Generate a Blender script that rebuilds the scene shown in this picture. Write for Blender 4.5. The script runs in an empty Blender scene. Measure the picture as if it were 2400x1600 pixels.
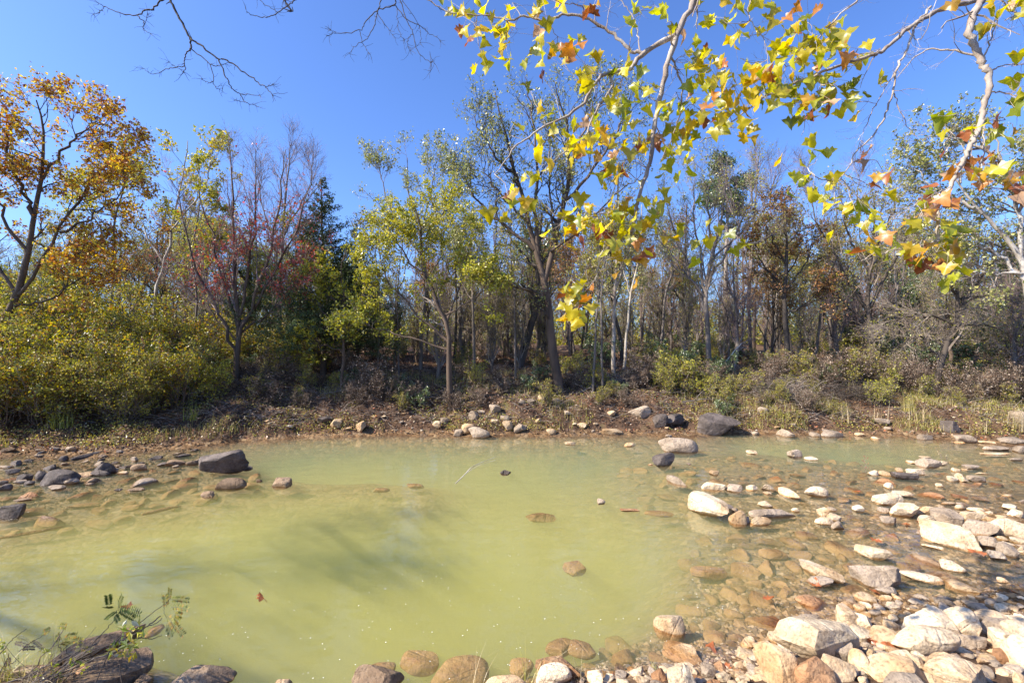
import bpy, math, random, time
import numpy as np
T00 = time.time()
R = math.radians
SC = bpy.context.scene
COL = SC.collection

# ------------------------------------------------------------------ camera, sky, sun, exposure
CAM_H = 2.6
FPX = 1066.67          # focal length in pixels of the 2400x1600 frame
cam_d = bpy.data.cameras.new('camera')
cam = bpy.data.objects.new('camera', cam_d); COL.objects.link(cam)
cam.location = (0, 0, CAM_H); cam.rotation_euler = (R(90), 0, 0)
cam_d.lens = 16; cam_d.sensor_width = 36; cam_d.clip_start = 0.05; cam_d.clip_end = 1000
SC.camera = cam
SUN_AZ = R(-108)        # from straight ahead (+Y) towards the left
SUN_EL = R(40)
w = bpy.data.worlds.new('World'); SC.world = w; w.use_nodes = True
wn = w.node_tree.nodes; wl = w.node_tree.links
bg = wn['Background']; sky = wn.new('ShaderNodeTexSky')
sky.sky_type = 'NISHITA'; sky.sun_disc = False
sky.sun_elevation = SUN_EL; sky.sun_rotation = SUN_AZ
sky.air_density = 1.0; sky.dust_density = 1.7; sky.ozone_density = 2.0; sky.altitude = 100
hs = wn.new('ShaderNodeMix'); hs.data_type = 'RGBA'; hs.blend_type = 'MULTIPLY'; hs.inputs[0].default_value = 1
hs.clamp_result = False; hs.inputs[7].default_value = (0.73, 1.0, 1.55, 1)
wl.new(sky.outputs[0], hs.inputs[6]); wl.new(hs.outputs[2], bg.inputs[0])
bg.inputs[1].default_value = 0.098
sd = bpy.data.lights.new('sun', 'SUN'); sun = bpy.data.objects.new('sun', sd); COL.objects.link(sun)
sd.energy = 5.0; sd.angle = R(0.53); sd.color = (1.0, 0.91, 0.76)
from mathutils import Vector
sdir = Vector((math.sin(SUN_AZ)*math.cos(SUN_EL), math.cos(SUN_AZ)*math.cos(SUN_EL), math.sin(SUN_EL)))
sun.rotation_euler = sdir.to_track_quat('Z', 'Y').to_euler(); sun.location = (-10, 5, 20)
SC.view_settings.view_transform = 'Standard'; SC.view_settings.look = 'None'
SC.view_settings.exposure = 0.95; SC.view_settings.gamma = 1
SC.render.engine = 'CYCLES'
cy = SC.cycles
cy.max_bounces = 8; cy.diffuse_bounces = 3; cy.glossy_bounces = 3; cy.transmission_bounces = 4
cy.volume_bounces = 2; cy.transparent_max_bounces = 12
cy.caustics_reflective = False; cy.caustics_refractive = False
cy.sample_clamp_indirect = 6
cy.use_adaptive_sampling = True; cy.adaptive_threshold = 0.015
try:
    cy.use_denoising = True; cy.denoiser = 'OPENIMAGEDENOISE'; cy.denoising_input_passes = 'RGB_ALBEDO_NORMAL'
except Exception as e:
    print('denoise', e)

# ------------------------------------------------------------------ helpers
def P(x, y, Y):                 # pixel of the 2400x1600 photo at distance Y -> world
    return np.array([(x-1200)/FPX*Y, Y, CAM_H-(y-800)/FPX*Y])
def on_plane(x, y, z=0.0):
    Y = (CAM_H-z)*FPX/max(y-800, 4)
    return np.array([(x-1200)/FPX*Y, Y, z])

def tag(o, label=None, cat=None, group=None, kind=None):
    if label: o['label'] = label
    if cat: o['category'] = cat
    if group: o['group'] = group
    if kind: o['kind'] = kind
    return o
def empty(name, loc, label=None, cat=None, group=None):
    o = bpy.data.objects.new(name, None); COL.objects.link(o); o.location = loc
    o.empty_display_size = 0.2
    return tag(o, label, cat, group)
def copy_tree(o, loc, rz=0, sc=1.0, label=None, group=None):
    c = o.copy(); COL.objects.link(c); c.location = loc; c.rotation_euler = (0, 0, rz)
    c.scale = (sc, sc, sc) if not isinstance(sc, (tuple, list)) else sc
    if label: c['label'] = label
    if group: c['group'] = group
    for ch in KIDS.get(o.name, []):
        d = ch.copy(); COL.objects.link(d); d.parent = c
    return c
KIDS = {}

class MB:
    """collects quads / tris / ngons and links them as ONE mesh"""
    def __init__(s): s.v = []; s.f4 = []; s.f3 = []; s.n = 0; s.fn = []
    def add(s, v, quads=None, tris=None):
        v = np.asarray(v, dtype=np.float32).reshape(-1, 3)
        if quads is not None and len(quads): s.f4.append(np.asarray(quads, dtype=np.int32)+s.n)
        if tris is not None and len(tris): s.f3.append(np.asarray(tris, dtype=np.int32)+s.n)
        s.v.append(v); s.n += len(v)
    def build(s, name, mat, parent=None, loc=None, smooth=False, sharp=None):
        me = bpy.data.meshes.new(name)
        V = np.concatenate(s.v) if s.v else np.zeros((0, 3), np.float32)
        f4 = np.concatenate(s.f4) if s.f4 else np.zeros((0, 4), np.int32)
        f3 = np.concatenate(s.f3) if s.f3 else np.zeros((0, 3), np.int32)
        nl = f4.size+f3.size; npy = len(f4)+len(f3)
        me.vertices.add(len(V)); me.vertices.foreach_set('co', V.ravel())
        me.loops.add(nl); me.loops.foreach_set('vertex_index', np.concatenate([f4.ravel(), f3.ravel()]))
        me.polygons.add(npy)
        st = np.concatenate([np.arange(len(f4))*4, f4.size+np.arange(len(f3))*3]).astype(np.int32)
        me.polygons.foreach_set('loop_start', st)
        me.polygons.foreach_set('use_smooth', np.full(npy, smooth))
        me.update(calc_edges=True)
        if sharp: me.set_sharp_from_angle(angle=sharp)
        me.materials.append(mat)
        o = bpy.data.objects.new(name, me); COL.objects.link(o)
        if parent is not None:
            o.parent = parent; KIDS.setdefault(parent.name, []).append(o)
        if loc is not None: o.location = loc
        return o

def norm(a): return a/np.maximum(np.linalg.norm(a, axis=-1, keepdims=True), 1e-9)
def tubes(Pn, Rn, sides=4):
    """Pn (N,k,3) polylines, Rn (N,k) radii -> verts, quads"""
    N, k, _ = Pn.shape
    T = np.empty_like(Pn); T[:, 1:-1] = Pn[:, 2:]-Pn[:, :-2]; T[:, 0] = Pn[:, 1]-Pn[:, 0]; T[:, -1] = Pn[:, -1]-Pn[:, -2]
    T = norm(T)
    m = norm(Pn[:, -1]-Pn[:, 0])
    ref = np.where(np.abs(m[:, 2:3]) > 0.8, np.array([[1., 0, 0]]), np.array([[0, 0, 1.]]))
    ref = np.repeat(ref[:, None, :], k, 1)
    A = norm(np.cross(T, ref)); B = np.cross(T, A)
    a = np.arange(sides)/sides*2*np.pi
    V = Pn[:, :, None, :]+Rn[:, :, None, None]*(A[:, :, None, :]*np.cos(a)[None, None, :, None]+B[:, :, None, :]*np.sin(a)[None, None, :, None])
    i = np.arange(N)[:, None, None]*k*sides; j = np.arange(k-1)[None, :, None]*sides; s = np.arange(sides)[None, None, :]; s2 = (s+1) % sides
    q = np.stack([i+j+s, i+j+s2, i+j+sides+s2, i+j+sides+s], -1).reshape(-1, 4)
    return V.reshape(-1, 3), q
def resample(pts, rad, n, rng=None, jit=0.0):
    pts = np.asarray(pts, float); rad = np.asarray(rad, float)
    K = len(pts)
    Pp = np.vstack([2*pts[0]-pts[1], pts, 2*pts[-1]-pts[-2]])
    t = np.linspace(0, K-1-1e-6, n); i = t.astype(int); f = (t-i)[:, None]
    p0, p1, p2, p3 = Pp[i], Pp[i+1], Pp[i+2], Pp[i+3]
    out = 0.5*((2*p1)+(-p0+p2)*f+(2*p0-5*p1+4*p2-p3)*f**2+(-p0+3*p1-3*p2+p3)*f**3)
    r = np.interp(t, np.arange(K), rad)
    if rng is not None and jit: out[1:-1] += rng.normal(0, jit, (n-2, 3))
    return out, r

# value noise by sums of plane waves
def wave_noise(p, rng, f, n=6):
    out = np.zeros(p.shape[:-1])
    for _ in range(n):
        k = norm(rng.normal(size=p.shape[-1]))*f*rng.uniform(0.6, 1.6)
        out += np.sin(p@k+rng.uniform(0, 6.28))
    return out/n

# ------------------------------------------------------------------ materials
def nmat(name):
    m = bpy.data.materials.new(name); m.use_nodes = True
    nt = m.node_tree; nt.nodes.clear()
    out = nt.nodes.new('ShaderNodeOutputMaterial')
    return m, nt.nodes, nt.links, out
def ramp(n, stops, interp='LINEAR'):
    r = n.new('ShaderNodeValToRGB'); cr = r.color_ramp; cr.interpolation = interp
    while len(cr.elements) > 1: cr.elements.remove(cr.elements[-1])
    cr.elements[0].position = stops[0][0]; cr.elements[0].color = (*stops[0][1], 1)
    for p, c in stops[1:]:
        e = cr.elements.new(p); e.color = (*c, 1)
    return r
def leaf_mat(name, cols, trans=0.5, gloss=0.06, rough=0.4, tboost=1.0, noise=None):
    m, n, l, out = nmat(name)
    g = n.new('ShaderNodeNewGeometry')
    st = []
    tot = sum(c[1] for c in cols); a = 0
    for c, wt in cols: st.append((a/tot, c)); a += wt
    r = ramp(n, st, 'CONSTANT'); l.new(g.outputs['Random Per Island'], r.inputs[0])
    hv = n.new('ShaderNodeHueSaturation'); l.new(r.outputs[0], hv.inputs['Color'])
    mt = n.new('ShaderNodeMath'); mt.operation = 'MULTIPLY'; mt.inputs[1].default_value = 37.7; l.new(g.outputs['Random Per Island'], mt.inputs[0])
    fr = n.new('ShaderNodeMath'); fr.operation = 'FRACT'; l.new(mt.outputs[0], fr.inputs[0])
    mr = n.new('ShaderNodeMapRange'); l.new(fr.outputs[0], mr.inputs[0]); mr.inputs[3].default_value = 0.65; mr.inputs[4].default_value = 1.3
    l.new(mr.outputs[0], hv.inputs['Value'])
    col = hv.outputs[0]
    if noise:                     # blotches of the second colour inside one leaf
        tc = n.new('ShaderNodeTexCoord'); nz = n.new('ShaderNodeTexNoise'); nz.inputs['Scale'].default_value = noise[0]; nz.inputs['Detail'].default_value = 3
        l.new(tc.outputs['Object'], nz.inputs['Vector'])
        rr = ramp(n, [(0.0, (0, 0, 0)), (noise[2], (0, 0, 0)), (noise[2]+0.1, (1, 1, 1))]); l.new(nz.outputs[0], rr.inputs[0])
        mx = n.new('ShaderNodeMix'); mx.data_type = 'RGBA'; l.new(rr.outputs[0], mx.inputs[0]); l.new(col, mx.inputs[6]); mx.inputs[7].default_value = (*noise[1], 1)
        col = mx.outputs[2]
    d = n.new('ShaderNodeBsdfDiffuse'); l.new(col, d.inputs[0])
    t = n.new('ShaderNodeBsdfTranslucent')
    tb = n.new('ShaderNodeHueSaturation'); tb.inputs['Value'].default_value = tboost; tb.inputs['Saturation'].default_value = 1.1
    l.new(col, tb.inputs['Color']); l.new(tb.outputs[0], t.inputs[0])
    m1 = n.new('ShaderNodeMixShader'); m1.inputs[0].default_value = trans; l.new(d.outputs[0], m1.inputs[1]); l.new(t.outputs[0], m1.inputs[2])
    gl = n.new('ShaderNodeBsdfGlossy'); gl.inputs['Roughness'].default_value = rough
    m2 = n.new('ShaderNodeMixShader'); m2.inputs[0].default_value = gloss; l.new(m1.outputs[0], m2.inputs[1]); l.new(gl.outputs[0], m2.inputs[2])
    l.new(m2.outputs[0], out.inputs[0])
    return m
def bark_mat(name, c1, c2, c3=None, scale=3.0, bump=0.4, zs=0.25, thr=0.55):
    m, n, l, out = nmat(name)
    tc = n.new('ShaderNodeTexCoord'); mp = n.new('ShaderNodeMapping'); mp.inputs['Scale'].default_value = (1, 1, zs)
    l.new(tc.outputs['Object'], mp.inputs[0])
    nz = n.new('ShaderNodeTexNoise'); nz.inputs['Scale'].default_value = scale; nz.inputs['Detail'].default_value = 6; l.new(mp.outputs[0], nz.inputs['Vector'])
    r = ramp(n, [(0.3, c1), (0.6, c2)] + ([(0.75, c3)] if c3 else [])); l.new(nz.outputs[0], r.inputs[0])
    nz2 = n.new('ShaderNodeTexNoise'); nz2.inputs['Scale'].default_value = scale*9; nz2.inputs['Detail'].default_value = 4; l.new(mp.outputs[0], nz2.inputs['Vector'])
    b = n.new('ShaderNodeBump'); b.inputs['Strength'].default_value = bump; b.inputs['Distance'].default_value = 0.02; l.new(nz2.outputs[0], b.inputs['Height'])
    p = n.new('ShaderNodeBsdfPrincipled'); p.inputs['Roughness'].default_value = 0.85
    l.new(r.outputs[0], p.inputs['Base Color']); l.new(b.outputs[0], p.inputs['Normal']); l.new(p.outputs[0], out.inputs[0])
    return m
def stone_mat(name, c1, c2, c3, sc=1.0):
    m, n, l, out = nmat(name)
    tc = n.new('ShaderNodeTexCoord'); g = n.new('ShaderNodeNewGeometry'); oi = n.new('ShaderNodeObjectInfo')
    add = n.new('ShaderNodeVectorMath'); add.operation = 'ADD'
    ml = n.new('ShaderNodeMath'); ml.operation = 'MULTIPLY'; ml.inputs[1].default_value = 50; l.new(oi.outputs['Random'], ml.inputs[0])
    l.new(g.outputs['Position'], add.inputs[0]); l.new(ml.outputs[0], add.inputs[1])
    nz = n.new('ShaderNodeTexNoise'); nz.inputs['Scale'].default_value = 3.2*sc; nz.inputs['Detail'].default_value = 8; nz.inputs['Roughness'].default_value = 0.62
    l.new(add.outputs[0], nz.inputs['Vector'])
    r = ramp(n, [(0.32, c1), (0.5, c2), (0.68, c3)]); l.new(nz.outputs[0], r.inputs[0])
    hv = n.new('ShaderNodeHueSaturation'); l.new(r.outputs[0], hv.inputs['Color'])
    mr = n.new('ShaderNodeMapRange'); mr.inputs[3].default_value = 0.78; mr.inputs[4].default_value = 1.2; l.new(oi.outputs['Random'], mr.inputs[0]); l.new(mr.outputs[0], hv.inputs['Value'])
    # fine speckle and stratified grain
    n2 = n.new('ShaderNodeTexNoise'); n2.inputs['Scale'].default_value = 45*sc; n2.inputs['Detail'].default_value = 5; l.new(add.outputs[0], n2.inputs['Vector'])
    r2 = ramp(n, [(0.3, (0.5, 0.47, 0.44)), (0.5, (1, 1, 1)), (0.72, (1.12, 1.08, 1.0))]); l.new(n2.outputs[0], r2.inputs[0])
    mu = n.new('ShaderNodeMix'); mu.data_type = 'RGBA'; mu.blend_type = 'MULTIPLY'; mu.inputs[0].default_value = 0.8
    l.new(hv.outputs[0], mu.inputs[6]); l.new(r2.outputs[0], mu.inputs[7])
    # wet band and silt just at and below the waterline
    sp = n.new('ShaderNodeSeparateXYZ'); l.new(g.outputs['Position'], sp.inputs[0])
    nw = n.new('ShaderNodeTexNoise'); nw.inputs['Scale'].default_value = 6; l.new(add.outputs[0], nw.inputs['Vector'])
    ma = n.new('ShaderNodeMath'); ma.operation = 'MULTIPLY_ADD'; ma.inputs[1].default_value = 0.05; l.new(nw.outputs[0], ma.inputs[0]); l.new(sp.outputs[2], ma.inputs[2])
    wet = n.new('ShaderNodeMapRange'); wet.inputs[1].default_value = 0.045; wet.inputs[2].default_value = 0.03; l.new(ma.outputs[0], wet.inputs[0])
    mw = n.new('ShaderNodeMix'); mw.data_type = 'RGBA'; l.new(wet.outputs[0], mw.inputs[0]); l.new(mu.outputs[2], mw.inputs[6])
    wc = n.new('ShaderNodeMix'); wc.data_type = 'RGBA'; wc.blend_type = 'MULTIPLY'; wc.inputs[0].default_value = 1; l.new(mu.outputs[2], wc.inputs[6]); wc.inputs[7].default_value = (0.62, 0.47, 0.30, 1)
    l.new(wc.outputs[2], mw.inputs[7])
    silt = n.new('ShaderNodeMapRange'); silt.inputs[1].default_value = 0.02; silt.inputs[2].default_value = -0.02; l.new(ma.outputs[0], silt.inputs[0])
    ms = n.new('ShaderNodeMix'); ms.data_type = 'RGBA'; l.new(silt.outputs[0], ms.inputs[0]); l.new(mw.outputs[2], ms.inputs[6])
    sr = ramp(n, [(0.35, (0.20, 0.115, 0.05)), (0.6, (0.36, 0.22, 0.10))]); l.new(nz.outputs[0], sr.inputs[0]); l.new(sr.outputs[0], ms.inputs[7])
    b = n.new('ShaderNodeBump'); b.inputs['Strength'].default_value = 0.9; b.inputs['Distance'].default_value = 0.05
    n3 = n.new('ShaderNodeTexNoise'); n3.inputs['Scale'].default_value = 11*sc; n3.inputs['Detail'].default_value = 9; n3.inputs['Roughness'].default_value = 0.65; l.new(add.outputs[0], n3.inputs['Vector'])
    mps = n.new('ShaderNodeMapping'); mps.inputs['Rotation'].default_value = (.35, .2, 0); mps.inputs['Scale'].default_value = (1, 1, 7); l.new(tc.outputs['Object'], mps.inputs[0])
    n5 = n.new('ShaderNodeTexNoise'); n5.inputs['Scale'].default_value = 3.5; n5.inputs['Detail'].default_value = 5; l.new(mps.outputs[0], n5.inputs['Vector'])
    vc = n.new('ShaderNodeTexVoronoi'); vc.feature = 'DISTANCE_TO_EDGE'; vc.inputs['Scale'].default_value = 2.6; l.new(add.outputs[0], vc.inputs['Vector'])
    ck = n.new('ShaderNodeMapRange'); ck.inputs[2].default_value = .03; l.new(vc.outputs[0], ck.inputs[0])
    h1 = n.new('ShaderNodeMath'); h1.operation = 'MULTIPLY_ADD'; h1.inputs[1].default_value = .18; l.new(n5.outputs[0], h1.inputs[0]); l.new(n3.outputs[0], h1.inputs[2])
    h2 = n.new('ShaderNodeMath'); h2.operation = 'MULTIPLY_ADD'; h2.inputs[1].default_value = .12; l.new(ck.outputs[0], h2.inputs[0]); l.new(h1.outputs[0], h2.inputs[2])
    l.new(h2.outputs[0], b.inputs['Height'])
    p = n.new('ShaderNodeBsdfPrincipled')
    ro = n.new('ShaderNodeMapRange'); ro.inputs[3].default_value = 0.8; ro.inputs[4].default_value = 0.3; l.new(wet.outputs[0], ro.inputs[0]); l.new(ro.outputs[0], p.inputs['Roughness'])
    sl = n.new('ShaderNodeMapRange'); sl.inputs[3].default_value = .35; sl.inputs[4].default_value = .0; l.new(silt.outputs[0], sl.inputs[0]); l.new(sl.outputs[0], p.inputs['Specular IOR Level'])
    l.new(ms.outputs[2], p.inputs['Base Color']); l.new(b.outputs[0], p.inputs['Normal']); l.new(p.outputs[0], out.inputs[0])
    return m
SM = {
 'w': stone_mat('cream_stone', (0.46, 0.30, 0.16), (0.68, 0.52, 0.34), (0.77, 0.65, 0.47)),
 't': stone_mat('tan_stone', (0.38, 0.22, 0.10), (0.54, 0.37, 0.21), (0.66, 0.52, 0.35)),
 'o': stone_mat('orange_brown_stone', (0.26, 0.12, 0.05), (0.40, 0.21, 0.10), (0.50, 0.32, 0.18)),
 'g': stone_mat('grey_mauve_stone', (0.23, 0.17, 0.115), (0.35, 0.27, 0.195), (0.48, 0.38, 0.285)),
 'd': stone_mat('dark_stone', (0.06, 0.047, 0.04), (0.12, 0.095, 0.082), (0.21, 0.17, 0.145)),
 'b': stone_mat('brown_stone', (0.14, 0.088, 0.05), (0.27, 0.18, 0.11), (0.40, 0.29, 0.19)),
}
# ------------------------------------------------------------------ the land: one height field
CP = []
for x, y, z in [  # photo pixel on the water plane, height of the bed there
 (0,1075,0),(200,1068,0),(400,1048,0),(560,1036,0),(700,1026,0),(900,1022,0),(1200,1020,0),(1500,1018,0),(1700,1017,0),(1900,1019,0),(2100,1022,0),(2250,1032,.0),(2400,1046,.0),
 (0,1120,-.06),(200,1110,-.06),(400,1090,-.06),(520,1075,-.06),(100,1092,-.02),(330,1072,-.05),
 (0,1170,-.1),(200,1150,-.1),(400,1140,-.12),(600,1110,-.14),(0,1250,-.16),(250,1195,-.16),(450,1180,-.22),(0,1330,-.5),
 (300,1330,-.8),(600,1330,-.95),(700,1230,-.9),(1000,1300,-.9),(1100,1200,-.8),(1050,1150,-.36),(850,1120,-.16),(1000,1140,-.22),(700,1130,-.2),
 (700,1060,-.5),(1200,1060,-.5),(900,1060,-.6),(1250,1190,-.45),(1300,1350,-.7),(1200,1480,-.42),(1000,1560,-.16),(1150,1560,-.13),(800,1520,-.55),(700,1570,-.5),(520,1560,-.35),(850,1590,-.2),
 (1480,1250,-.5),(1500,1380,-.36),(1700,1120,-.10),(1650,1060,-.12),(1620,1300,-.24),(1780,1260,-.14),(1800,1400,-.09),(1620,1480,-.10),(1530,1540,-.06),(1550,1590,.02),(1400,1592,-.02),(1280,1575,-.06),
 (1500,1090,-.2),(1420,1120,-.3),(1400,1050,-.35),(1800,1050,-.16),(1900,1050,-.2),(2000,1150,-.07),(1900,1200,-.08),(2150,1110,-.06),(2250,1080,-.08),(2380,1070,-.04),(2000,1040,-.4),(1800,1035,-.4),
 (2000,1350,-.08),(2150,1300,-.08),(2200,1380,-.08),(2390,1340,-.07),(2300,1170,-.05),(2180,1200,-.02),(2260,1225,.03),(2390,1230,.06),(2350,1265,-.03),(2100,1250,-.07),
 (1960,1480,.0),(1860,1520,.02),(1790,1560,.04),(2060,1450,.03),(2200,1440,.05),(2400,1430,.06),(2100,1540,.14),(2250,1560,.16),(2400,1590,.05),(2390,1540,.05),(1950,1590,.15),(1800,1595,.1),(1700,1595,.05),
 (60,1570,.02),(200,1540,-.05),(340,1580,-.02),(380,1500,-.25),(150,1480,-.3),(0,1490,-.3),(420,1590,-.1)]:
    CP.append((*on_plane(x, y)[:2], z))
for x in (-20, -15, -11): CP += [(x, 10.3, 0.0), (x, 9.2, -.1), (x, 8, -.4), (x, 6, -.7), (x, 11.8, .5), (x, 14, 1.05), (x, 17, 1.4), (x, 21, 1.8)]
for x in (-7.5,): CP += [(x, 12.2, .45), (x, 14, 1.05), (x, 17, 1.45), (x, 21, 1.8)]
for x in (-4, 0, 4, 8, 12): CP += [(x, 13.2, .33), (x, 14.2, .8), (x, 15.6, 1.25), (x, 18, 1.55), (x, 21, 1.8)]
for x in (16, 21): CP += [(x, 11.9, -.02), (x, 13, .4), (x, 14.4, .85), (x, 17, 1.45), (x, 21, 1.8), (x, 10, -.1), (x, 8, -.1), (x, 6, -.1)]
for x in (-6, -3, 0, 3, 6): CP += [(x, 2.3, .35 if x > 2 else .15), (x, 1, .9), (x, -3, 1.1), (x, -7, 1.2)]
for x in (-20, -14): CP += [(x, 3, -.3), (x, 0, .6), (x, -6, 1.1)]
for x in (8, 12, 20): CP += [(x, 3.5, .05), (x, 1, .6), (x, -6, 1.1)]
CP = np.array(CP)
D = np.linalg.norm(CP[:, None, :2]-CP[None, :, :2], axis=2)
A_ = np.zeros((len(CP)+3,)*2); A_[:len(CP), :len(CP)] = -D - np.eye(len(CP))*0.02
Q_ = np.c_[np.ones(len(CP)), CP[:, :2]]; A_[:len(CP), -3:] = Q_; A_[-3:, :len(CP)] = Q_.T
W_ = np.linalg.solve(A_, np.r_[CP[:, 2], 0, 0, 0])
_rn = np.random.default_rng(5)
_wv = [(norm(_rn.normal(size=2))*f*_rn.uniform(.7, 1.4), _rn.uniform(0, 6.28), f) for f in (1.5, 1.5, 3, 3, 6, 6, 11, 11, 17, 23) for _ in (0, 1)]
def rbf(x, y):
    q = np.stack([x.ravel(), y.ravel()], 1)
    out = np.empty(len(q))
    for i in range(0, len(q), 20000):
        s = q[i:i+20000]
        out[i:i+20000] = -np.linalg.norm(s[:, None]-CP[None, :, :2], axis=2)@W_[:len(CP)] + W_[-3] + s@W_[-2:]
    return out.reshape(x.shape)
def height(x, y):
    x = np.asarray(x, float); y = np.asarray(y, float)
    xc = np.clip(x, -19, 19)
    z = rbf(xc, np.clip(y, -7, 21))
    far = 1.8+np.clip((y-21)/60, 0, 1)*1.3+0.12*np.sin(x*.35+y*.2)*np.clip((y-19)/4, 0, 1)
    t = np.clip((y-19)/3, 0, 1)
    z = z*(1-t)+far*t
    z = np.where(z < -.25, -.25+(z+.25)*2.0, z)
    q = np.stack([x, y], -1)
    amp = np.clip((z+0.05)*.6, 0.012, 0.16)
    for k, ph, f in _wv: z = z+np.sin(q@k+ph)*amp*0.35/(f**0.55)
    return z
def ground_hit(px, py, zoff=0.0):
    Y = np.concatenate([np.linspace(2.2, 30, 1200), np.linspace(30.1, 120, 300)])
    x = (px-1200)/FPX*Y; z = CAM_H-(py-800)/FPX*Y
    g = height(x, Y)+zoff; k = np.nonzero(z < g)[0]
    i = k[0] if len(k) else len(Y)-1
    return np.array([x[i], Y[i], g[i]])
def H(x, y): return float(height(np.array([x]), np.array([y]))[0])

xs = np.concatenate([np.linspace(-130, -22, 28)[:-1], np.linspace(-22, -15, 36)[:-1], np.linspace(-15, 16, 520)[:-1], np.linspace(16, 22, 34)[:-1], np.linspace(22, 130, 28)])
ys = np.concatenate([np.linspace(-20, 2, 30)[:-1], np.linspace(2, 15.5, 300)[:-1], np.linspace(15.5, 26, 70)[:-1], np.linspace(26, 60, 40)[:-1], np.linspace(60, 400, 20)])
X_, Y_ = np.meshgrid(xs, ys)
Z_ = height(X_, Y_)
nx, ny = len(xs), len(ys)
idx = np.arange(nx*ny).reshape(ny, nx)
quads = np.stack([idx[:-1, :-1], idx[:-1, 1:], idx[1:, 1:], idx[1:, :-1]], -1).reshape(-1, 4)

m, n, l, out = nmat('creek_ground')
g = n.new('ShaderNodeNewGeometry'); sp = n.new('ShaderNodeSeparateXYZ'); l.new(g.outputs['Position'], sp.inputs[0])
n1 = n.new('ShaderNodeTexNoise'); n1.inputs['Scale'].default_value = 1.3; n1.inputs['Detail'].default_value = 9; n1.inputs['Roughness'].default_value = .7; l.new(g.outputs['Position'], n1.inputs['Vector'])
litter = ramp(n, [(0.3, (0.03, 0.018, 0.012)), (0.45, (0.07, 0.042, 0.026)), (0.55, (0.12, 0.07, 0.042)), (0.68, (0.11, 0.095, 0.04)), (0.8, (0.2, 0.14, 0.08))]); l.new(n1.outputs[0], litter.inputs[0])
# cobbles under the water and on the bar
mp = n.new('ShaderNodeMapping'); mp.inputs['Scale'].default_value = (1, 1.25, .6); mp.inputs['Rotation'].default_value = (0, 0, .5); l.new(g.outputs['Position'], mp.inputs[0])
nd = n.new('ShaderNodeTexNoise'); nd.inputs['Scale'].default_value = 5; l.new(mp.outputs[0], nd.inputs['Vector'])
mxv = n.new('ShaderNodeMix'); mxv.data_type = 'RGBA'; mxv.inputs[0].default_value = .09; l.new(mp.outputs[0], mxv.inputs[6]); l.new(nd.outputs[1], mxv.inputs[7])
vo = n.new('ShaderNodeTexVoronoi'); vo.inputs['Scale'].default_value = 9; l.new(mxv.outputs[2], vo.inputs['Vector'])
ve = n.new('ShaderNodeTexVoronoi'); ve.feature = 'DISTANCE_TO_EDGE'; ve.inputs['Scale'].default_value = 9; l.new(mxv.outputs[2], ve.inputs['Vector'])
cs = n.new('ShaderNodeSeparateColor'); l.new(vo.outputs['Color'], cs.inputs[0])
cob = ramp(n, [(0, (0.14, 0.08, 0.04)), (.3, (0.24, 0.145, 0.07)), (.6, (0.32, 0.20, 0.10)), (.85, (0.16, 0.11, 0.07)), (1, (0.38, 0.26, 0.14))]); l.new(cs.outputs[0], cob.inputs[0])
er = ramp(n, [(0.0, (.25, .22, .2)), (0.08, (1, 1, 1))]); l.new(ve.outputs['Distance'], er.inputs[0])
mu = n.new('ShaderNodeMix'); mu.data_type = 'RGBA'; mu.blend_type = 'MULTIPLY'; mu.inputs[0].default_value = .8; l.new(cob.outputs[0], mu.inputs[6]); l.new(er.outputs[0], mu.inputs[7])
ad = n.new('ShaderNodeMath'); ad.operation = 'MULTIPLY_ADD'; ad.inputs[1].default_value = .15; l.new(n1.outputs[0], ad.inputs[0]); l.new(sp.outputs[2], ad.inputs[2])
ml = n.new('ShaderNodeMapRange'); ml.inputs[1].default_value = .12; ml.inputs[2].default_value = .2; l.new(ad.outputs[0], ml.inputs[0])
mm = n.new('ShaderNodeMix'); mm.data_type = 'RGBA'; l.new(ml.outputs[0], mm.inputs[0]); l.new(mu.outputs[2], mm.inputs[6]); l.new(litter.outputs[0], mm.inputs[7])
n4 = n.new('ShaderNodeTexNoise'); n4.inputs['Scale'].default_value = 14; n4.inputs['Detail'].default_value = 8; l.new(g.outputs['Position'], n4.inputs['Vector'])
b1 = n.new('ShaderNodeBump'); b1.inputs['Strength'].default_value = .8; b1.inputs['Distance'].default_value = .06; l.new(n4.outputs[0], b1.inputs['Height'])
b2 = n.new('ShaderNodeBump'); b2.inputs['Strength'].default_value = .6; b2.inputs['Distance'].default_value = .04; l.new(ve.outputs['Distance'], b2.inputs['Height']); l.new(b1.outputs[0], b2.inputs['Normal'])
p = n.new('ShaderNodeBsdfPrincipled'); p.inputs['Roughness'].default_value = .9; p.inputs['Specular IOR Level'].default_value = .2
wz = n.new('ShaderNodeMapRange'); wz.inputs[1].default_value = .14; wz.inputs[2].default_value = .05; l.new(ad.outputs[0], wz.inputs[0])
wm = n.new('ShaderNodeMix'); wm.data_type = 'RGBA'; wm.blend_type = 'MULTIPLY'; wm.inputs[7].default_value = (.5, .44, .38, 1); l.new(wz.outputs[0], wm.inputs[0]); l.new(mm.outputs[2], wm.inputs[6])
dz = n.new('ShaderNodeMapRange'); dz.inputs[1].default_value = -.08; dz.inputs[2].default_value = .02; l.new(sp.outputs[2], dz.inputs[0])
wf = n.new('ShaderNodeMath'); wf.operation = 'MULTIPLY'; l.new(wz.outputs[0], wf.inputs[0]); l.new(dz.outputs[0], wf.inputs[1]); l.new(wf.outputs[0], wm.inputs[0])
l.new(wm.outputs[2], p.inputs['Base Color']); l.new(b2.outputs[0], p.inputs['Normal']); l.new(p.outputs[0], out.inputs[0])
MAT_GROUND = m
mb = MB(); mb.add(np.stack([X_, Y_, Z_], -1), quads=quads)
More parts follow.
